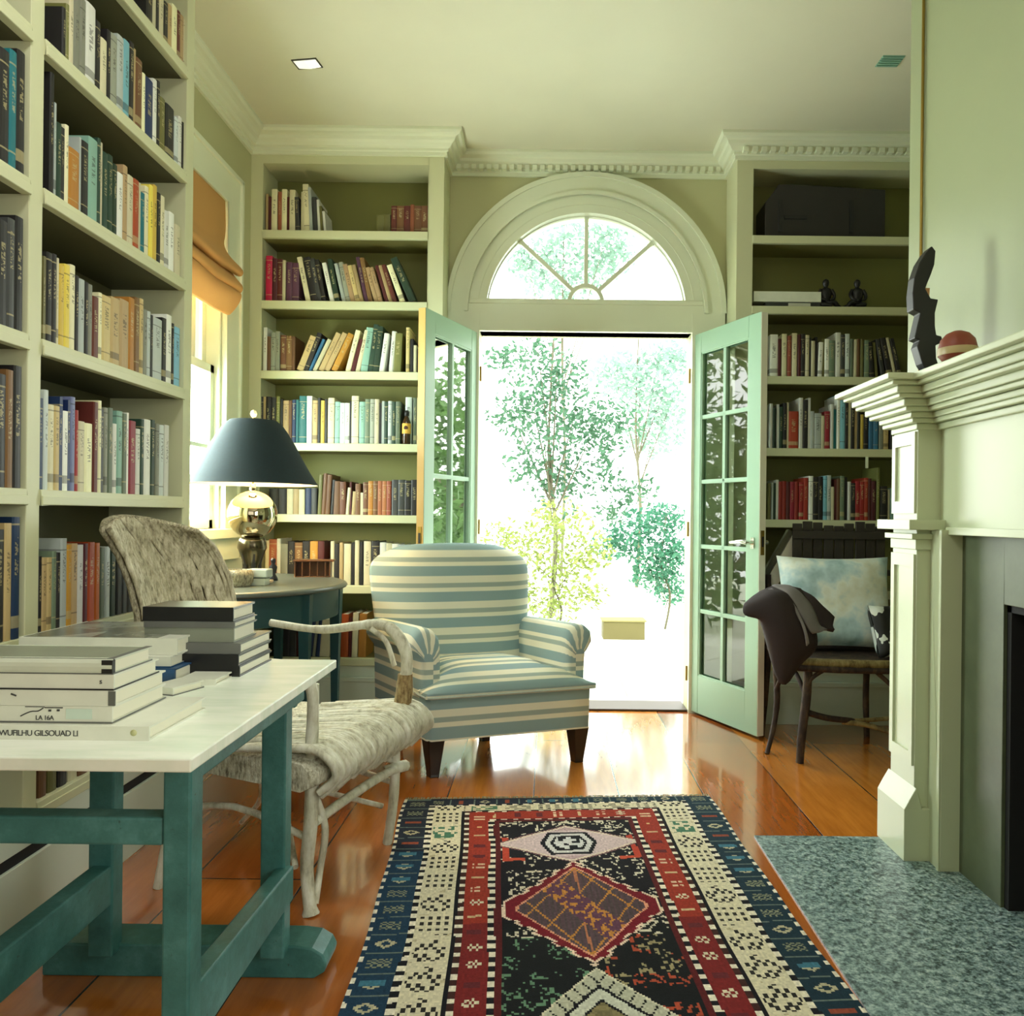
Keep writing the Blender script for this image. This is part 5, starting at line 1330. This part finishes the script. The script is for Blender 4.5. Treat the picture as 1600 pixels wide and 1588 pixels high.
ids = list(range(nu+1))+[nu+(nu+1)*j for j in range(1, nv_+1)]+[nv_*(nu+1)+i for i in range(nu-1, -1, -1)]+[(nu+1)*j for j in range(nv_-1, -1, -1)]
m.grid([[vs_[i] for i in ids], [(vs_[i][0], vs_[i][1], .0005) for i in ids]])
m.build('selvedge', plain('selvedge', rgb(60, 90, 104), .9), rug)
m = MB()
for k in range(230):
    u = -1+2*k/229; p = fl2+rc*(u*RW/2)+Vector((0, 0, .006)); L_ = .018+.014*random.random(); s = random.uniform(-.5, .5)
    q = p-ra*L_+rc*(s*L_); m.tube([p, (p+q)/2+Vector((0, 0, .003)), (q.x, q.y, .0025)], .0016, 4)
m.build('fringe', plain('fringe', rgb(150, 144, 112), .95), rug)
# ---------------------------------------------------------------- garden
def gmat(name, c, k=.2, rough=.8):
    t = NT(name); n = t.noise(t.coord('Object'), 3, 5); return t.set(t.mix(n.outputs['Fac'], rgb(*[x*(1-k) for x in c]), rgb(*c)), rough)
M_stone = gmat('terrace_stone', (238, 240, 226), .04)
g = struct(MB().box(-9, 9, YB+.2, 26, -.25, -.10).build('ground', gmat('pale_ground', (232, 236, 214), .08)))
tr_ = MB()
for i in range(-3, 4):
    for j in range(4): tr_.box(i*.62+.2-.305, i*.62+.2+.305, YB+.2+j*.62, YB+.2+j*.62+.61, -.10, -.03)
tr_ = tr_.build('terrace', M_stone, bevel=.004); struct(tr_)
struct(MB().box(DX0-.1, DX1+.1, YB+.14, YB+.32, -.03, .0).build('trim_9', M_stone, bevel=.004))
def leafmat(name, c1, c2):
    t = NT(name); oi = t.coord('Object'); n = t.noise(oi, 2.2, 3); n2 = t.noise(oi, 23, 1)
    c = t.mix(n.outputs['Fac'], rgb(*c1), rgb(*c2)); c = t.mix(t.math('MULTIPLY', n2.outputs['Fac'], .5), c, rgb(*[min(255, x*1.25) for x in c2]))
    t.set(c, .55)
    tl = t.n.new('ShaderNodeBsdfTranslucent'); t.l.new(c, tl.inputs[0]); mx = t.n.new('ShaderNodeMixShader'); mx.inputs[0].default_value = .35
    t.l.new(t.b.outputs[0], mx.inputs[1]); t.l.new(tl.outputs[0], mx.inputs[2]); t.l.new(mx.outputs[0], t.n['Material Output'].inputs[0]); return t.m
LM = [leafmat('leaf_green', (32, 62, 44), (68, 106, 80)), leafmat('leaf_mint', (38, 84, 66), (70, 124, 100)), leafmat('leaf_olive', (84, 104, 48), (140, 150, 84)), leafmat('leaf_haze', (88, 116, 104), (116, 142, 128)), leafmat('leaf_hedge', (34, 58, 30), (70, 98, 50))]  # pale far leaves have distance haze put into their colour
M_bark = gmat('bark', (96, 92, 70), .3)
def foliage(blobs, n, size, mat, parent, name='foliage'):
    m = MB(); tot = sum(b[3]*b[3] for b in blobs)
    for (bx, by, bz, br_) in blobs:
        for _ in range(int(n*br_*br_/tot)):
            d = Vector((random.gauss(0, 1), random.gauss(0, 1), random.gauss(0, 1))).normalized()*br_*(random.random()**.45)
            c = Vector((bx, by, bz))+Vector((d.x*1.15, d.y, d.z*.85))
            a = Vector((random.uniform(-1, 1), random.uniform(-1, 1), random.uniform(-1, .6))).normalized(); b = a.cross(Vector((random.random(), random.random(), random.random()))).normalized()
            s = size*random.uniform(.6, 1.3); n_ = a.cross(b)
            m.quadadd([c-a*s*.5, c+b*s*.24+n_*s*.06, c+a*s*.5, c-b*s*.24+n_*s*.06])
    return m.build(name, mat, parent)
def tree(name, X, Y, ztop, blobs, n, size, mat, label, cat, trunk=.03):
    o = empty(name, (X, Y, -.10)); tag(o, label, cat)
    bl = [(bx, by, bz+.10, r) for bx, by, bz, r in blobs]
    foliage(bl, n, size, mat, o)
    m = MB(); m.tube(smooth_path([(0, 0, 0), (.05, 0, ztop*.3), (-.04, .03, ztop*.6), (0, 0, ztop)], 4), [trunk]*5+[trunk*.7]*4+[trunk*.4]*4, 8)
    for bx, by, bz, r in bl[:7]:
        z0 = min(ztop*.85, max(.1, bz*.55)); m.tube([(0, 0, z0), (bx*.5, by*.5, (z0+bz)/2), (bx, by, bz)], [trunk*.5, trunk*.35, trunk*.15], 6)
    m.build('trunk', M_bark, o); return o
def bl_px(lst, X, Y):   # blobs given by picture position and radius in pixels at their own distance
    out = []
    for px, py, rpx, dy in lst:
        rpx *= 1.3
        x, z_ = PX(px, py, Y+dy); out.append((x-X, dy, z_, rpx*(Y+dy)/F))
    return out
X, Y = .05, 9.0
tree('tree', X, Y, 3.2, bl_px([(840, 545, 30, .2), (870, 580, 34, 0), (830, 620, 40, 0), (900, 640, 42, .3), (850, 680, 40, -.2), (920, 690, 40, .2), (800, 650, 30, .4), (830, 730, 34, 0), (880, 745, 30, .3), (960, 660, 34, .5), (790, 560, 26, .6), (870, 780, 30, .2), (940, 745, 30, .3), (1000, 765, 24, .4), (960, 800, 24, .3)], X, Y), 3000, .085, LM[0], 'green leafy tree with open crown straight beyond the open doors', 'tree')
X, Y = 1.5, 13.0
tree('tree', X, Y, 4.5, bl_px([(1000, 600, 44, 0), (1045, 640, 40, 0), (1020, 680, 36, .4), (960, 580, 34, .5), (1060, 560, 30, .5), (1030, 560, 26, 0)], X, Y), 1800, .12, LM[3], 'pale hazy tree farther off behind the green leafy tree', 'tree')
X, Y = .3, 16.0
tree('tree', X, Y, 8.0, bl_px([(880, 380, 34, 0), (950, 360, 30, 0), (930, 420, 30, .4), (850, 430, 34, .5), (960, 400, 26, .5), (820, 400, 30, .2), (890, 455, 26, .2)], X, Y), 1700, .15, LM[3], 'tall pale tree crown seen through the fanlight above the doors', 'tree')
X, Y = 1.25, 8.2
tree('shrub', X, Y, 1.2, bl_px([(1000, 830, 32, 0), (1040, 810, 26, .2), (960, 850, 26, 0), (1030, 870, 34, 0), (1050, 920, 26, .2), (1020, 900, 26, 0), (1055, 860, 22, .1)], X, Y), 2600, .065, LM[1], 'dense mint green shrub beside the open mint door leaf', 'shrub', .012)
X, Y = .1, 7.6
tree('shrub', X, Y, .9, bl_px([(870, 820, 40, .2), (830, 870, 36, 0), (890, 890, 34, 0), (860, 940, 36, 0), (920, 860, 30, .2), (790, 840, 30, .3), (800, 920, 26, 0), (920, 930, 22, 0)], X, Y), 2200, .065, LM[2], 'loose pale olive shrub behind the striped armchair outside', 'shrub', .012)
def hedge(X, Y, label, r=1.0, n=3200):
    bl = [(random.uniform(-1.3, 1.3)*r, random.uniform(-.5, .5), random.uniform(.3, 3.0)*r, random.uniform(.5, .8)*r) for _ in range(11)]
    tree('tree', X, Y, 2.6*r, bl, n, .15, LM[4], label, 'tree', .06)
hedge(3.6, 7.8, 'dense green tree outside, mirrored in panes of door leaf behind the armchair')
hedge(5.4, 10.5, 'dense green tree farther along the garden on the chimney side', 1.3)
hedge(-3.0, 6.2, 'dense green tree outside close to house, mirrored in the door panes near twig chair')
hedge(-5.0, 8.6, 'dense green tree farther along the garden on the bookcase side', 1.3)
p = onZ(975, 1000, -.10)
bx = empty('planter_box', (p.x, p.y, -.10)); tag(bx, 'low ochre wooden box standing on the pale terrace outside', 'box')
MB().box(-.20, .20, 0, .25, 0, .17).build('box_body', gmat('ochre_wood', (98, 90, 52), .15), bx, bevel=.005)
MB().box(-.215, .215, -.01, .26, .17, .185).build('box_lid', gmat('ochre_lid', (122, 114, 72), .1), bx, bevel=.003)
# ---------------------------------------------------------------- beyond the 300 largest, books become one stuff object
def book_area(o):
    m = o.matrix_world; bb = [Vector(c) for c in o.bound_box]
    loc = o.location; Y = max(.8, loc.y)
    h = max(c.z for c in bb); w = max(c.x for c in bb)-min(c.x for c in bb)
    if loc.x < -1.28 and loc.y < 2.82:
        a = (w*abs(loc.x)/Y)*h*(F/Y)**2
        if loc.z < .5: a *= .15
        elif loc.z < .8 and loc.y > 2.35: a *= .3
    else:
        a = w*h*(F/Y)**2
        if loc.z < .5: a *= .3
        elif loc.z < .9: a *= .5
        elif loc.z < 1.3 and loc.x < -1.1: a *= .3
    return a
bks = [o for o in bpy.data.objects if o.parent is None and o.get('category') == 'book']
tabl = [o for o in bks if o.get('group') == 'books piled on the white table' or not o.get('group')]
rest = sorted([o for o in bks if o not in tabl], key=book_area, reverse=True)
keep = 300-len(tabl); small = rest[keep:]
V_, F_, MI, mats = [], [], [], []
for o in small:
    for q in [o]+list(o.children):
        me = q.data; M = o.matrix_basis @ (q.matrix_basis if q is not o else Matrix.Identity(4)); off = len(V_)
        V_ += [tuple(M @ v.co) for v in me.vertices]
        idx = []
        for mt in me.materials:
            if mt.name.startswith('cover_'):
                nm = 'small_'+mt.name
                if nm not in bpy.data.materials:
                    key = [k for k in CVM if CVM[k] == mt][0]; r_, g_, b_, _w = PAL[key]; cov(nm, (r_*.92, g_*.92, b_*.92), .5)
                mt = bpy.data.materials[nm]
            if mt not in mats: mats.append(mt)
            idx.append(mats.index(mt))
        for p_ in me.polygons: F_.append(tuple(off+i for i in p_.vertices)); MI.append(idx[p_.material_index])
for o in small:
    for q in list(o.children): bpy.data.objects.remove(q)
    bpy.data.objects.remove(o)
me = bpy.data.meshes.new('small_books'); me.from_pydata(V_, [], F_)
for mt in mats: me.materials.append(mt)
me.polygons.foreach_set('material_index', MI)
sb = bpy.data.objects.new('small_books', me); COL.objects.link(sb)
tag(sb, 'remaining slim books filling gaps between the larger books on all shelves', 'books', kind='stuff')
# ---------------------------------------------------------------- light
w = bpy.data.worlds.new('world'); S.world = w; w.use_nodes = True
w.node_tree.nodes['Background'].inputs[0].default_value = (.95, 1.0, .95, 1)
w.node_tree.nodes['Background'].inputs[1].default_value = 6.0
def area(name, loc, rot, sx, sy, power, col):
    l = bpy.data.lights.new(name, 'AREA'); l.shape = 'RECTANGLE'; l.size = sx; l.size_y = sy; l.energy = power; l.color = col
    o = bpy.data.objects.new(name, l); COL.objects.link(o); o.location = loc; o.rotation_euler = rot; return o
def sun(rot, e, col, ang=.02):
    l = bpy.data.lights.new('sun', 'SUN'); l.energy = e; l.color = col; l.angle = ang
    o = bpy.data.objects.new('sun', l); COL.objects.link(o); o.rotation_euler = rot; return o
sun((math.radians(38), 0, math.radians(-25)), 2.0, (1, .96, .86))
area('window_daylight', (XL-.22, (WY0+WY1)/2, 1.8), (0, math.radians(-90), 0), 1.5, .75, 90, (.90, 1, .95))
area('near_fill', (.2, YN+.05, 1.9), (math.radians(90), 0, 0), 2.6, 1.7, 14, (1, .98, .88))  # unseen fill panel behind the camera, its wall has no window
area('side_fill', (XR-.04, -.9, 1.7), (0, math.radians(90), 0), 1.7, 2.2, 50, (1, 1, .92))  # unseen fill panel beside the camera, its wall has no window
pl_=bpy.data.lights.new('lamp_bulb_light','POINT'); pl_.energy=10; pl_.color=(1,.72,.40); pl_.shadow_soft_size=.03
o_=bpy.data.objects.new('lamp_bulb_light',pl_); COL.objects.link(o_); o_.location=(LX,LY,ZD+.60)
area('table_fill_light', (-.55, 1.25, ZC-.01), (0, 0, 0), .35, .35, 14, (1, 1, .95))  # added out-of-view ceiling light to brighten the tabletop
vs = S.view_settings; S.display_settings.display_device = 'sRGB'
vs.view_transform = 'Standard'; vs.look = 'None'; vs.gamma = 1; vs.exposure = 0.38; vs.use_curve_mapping = False
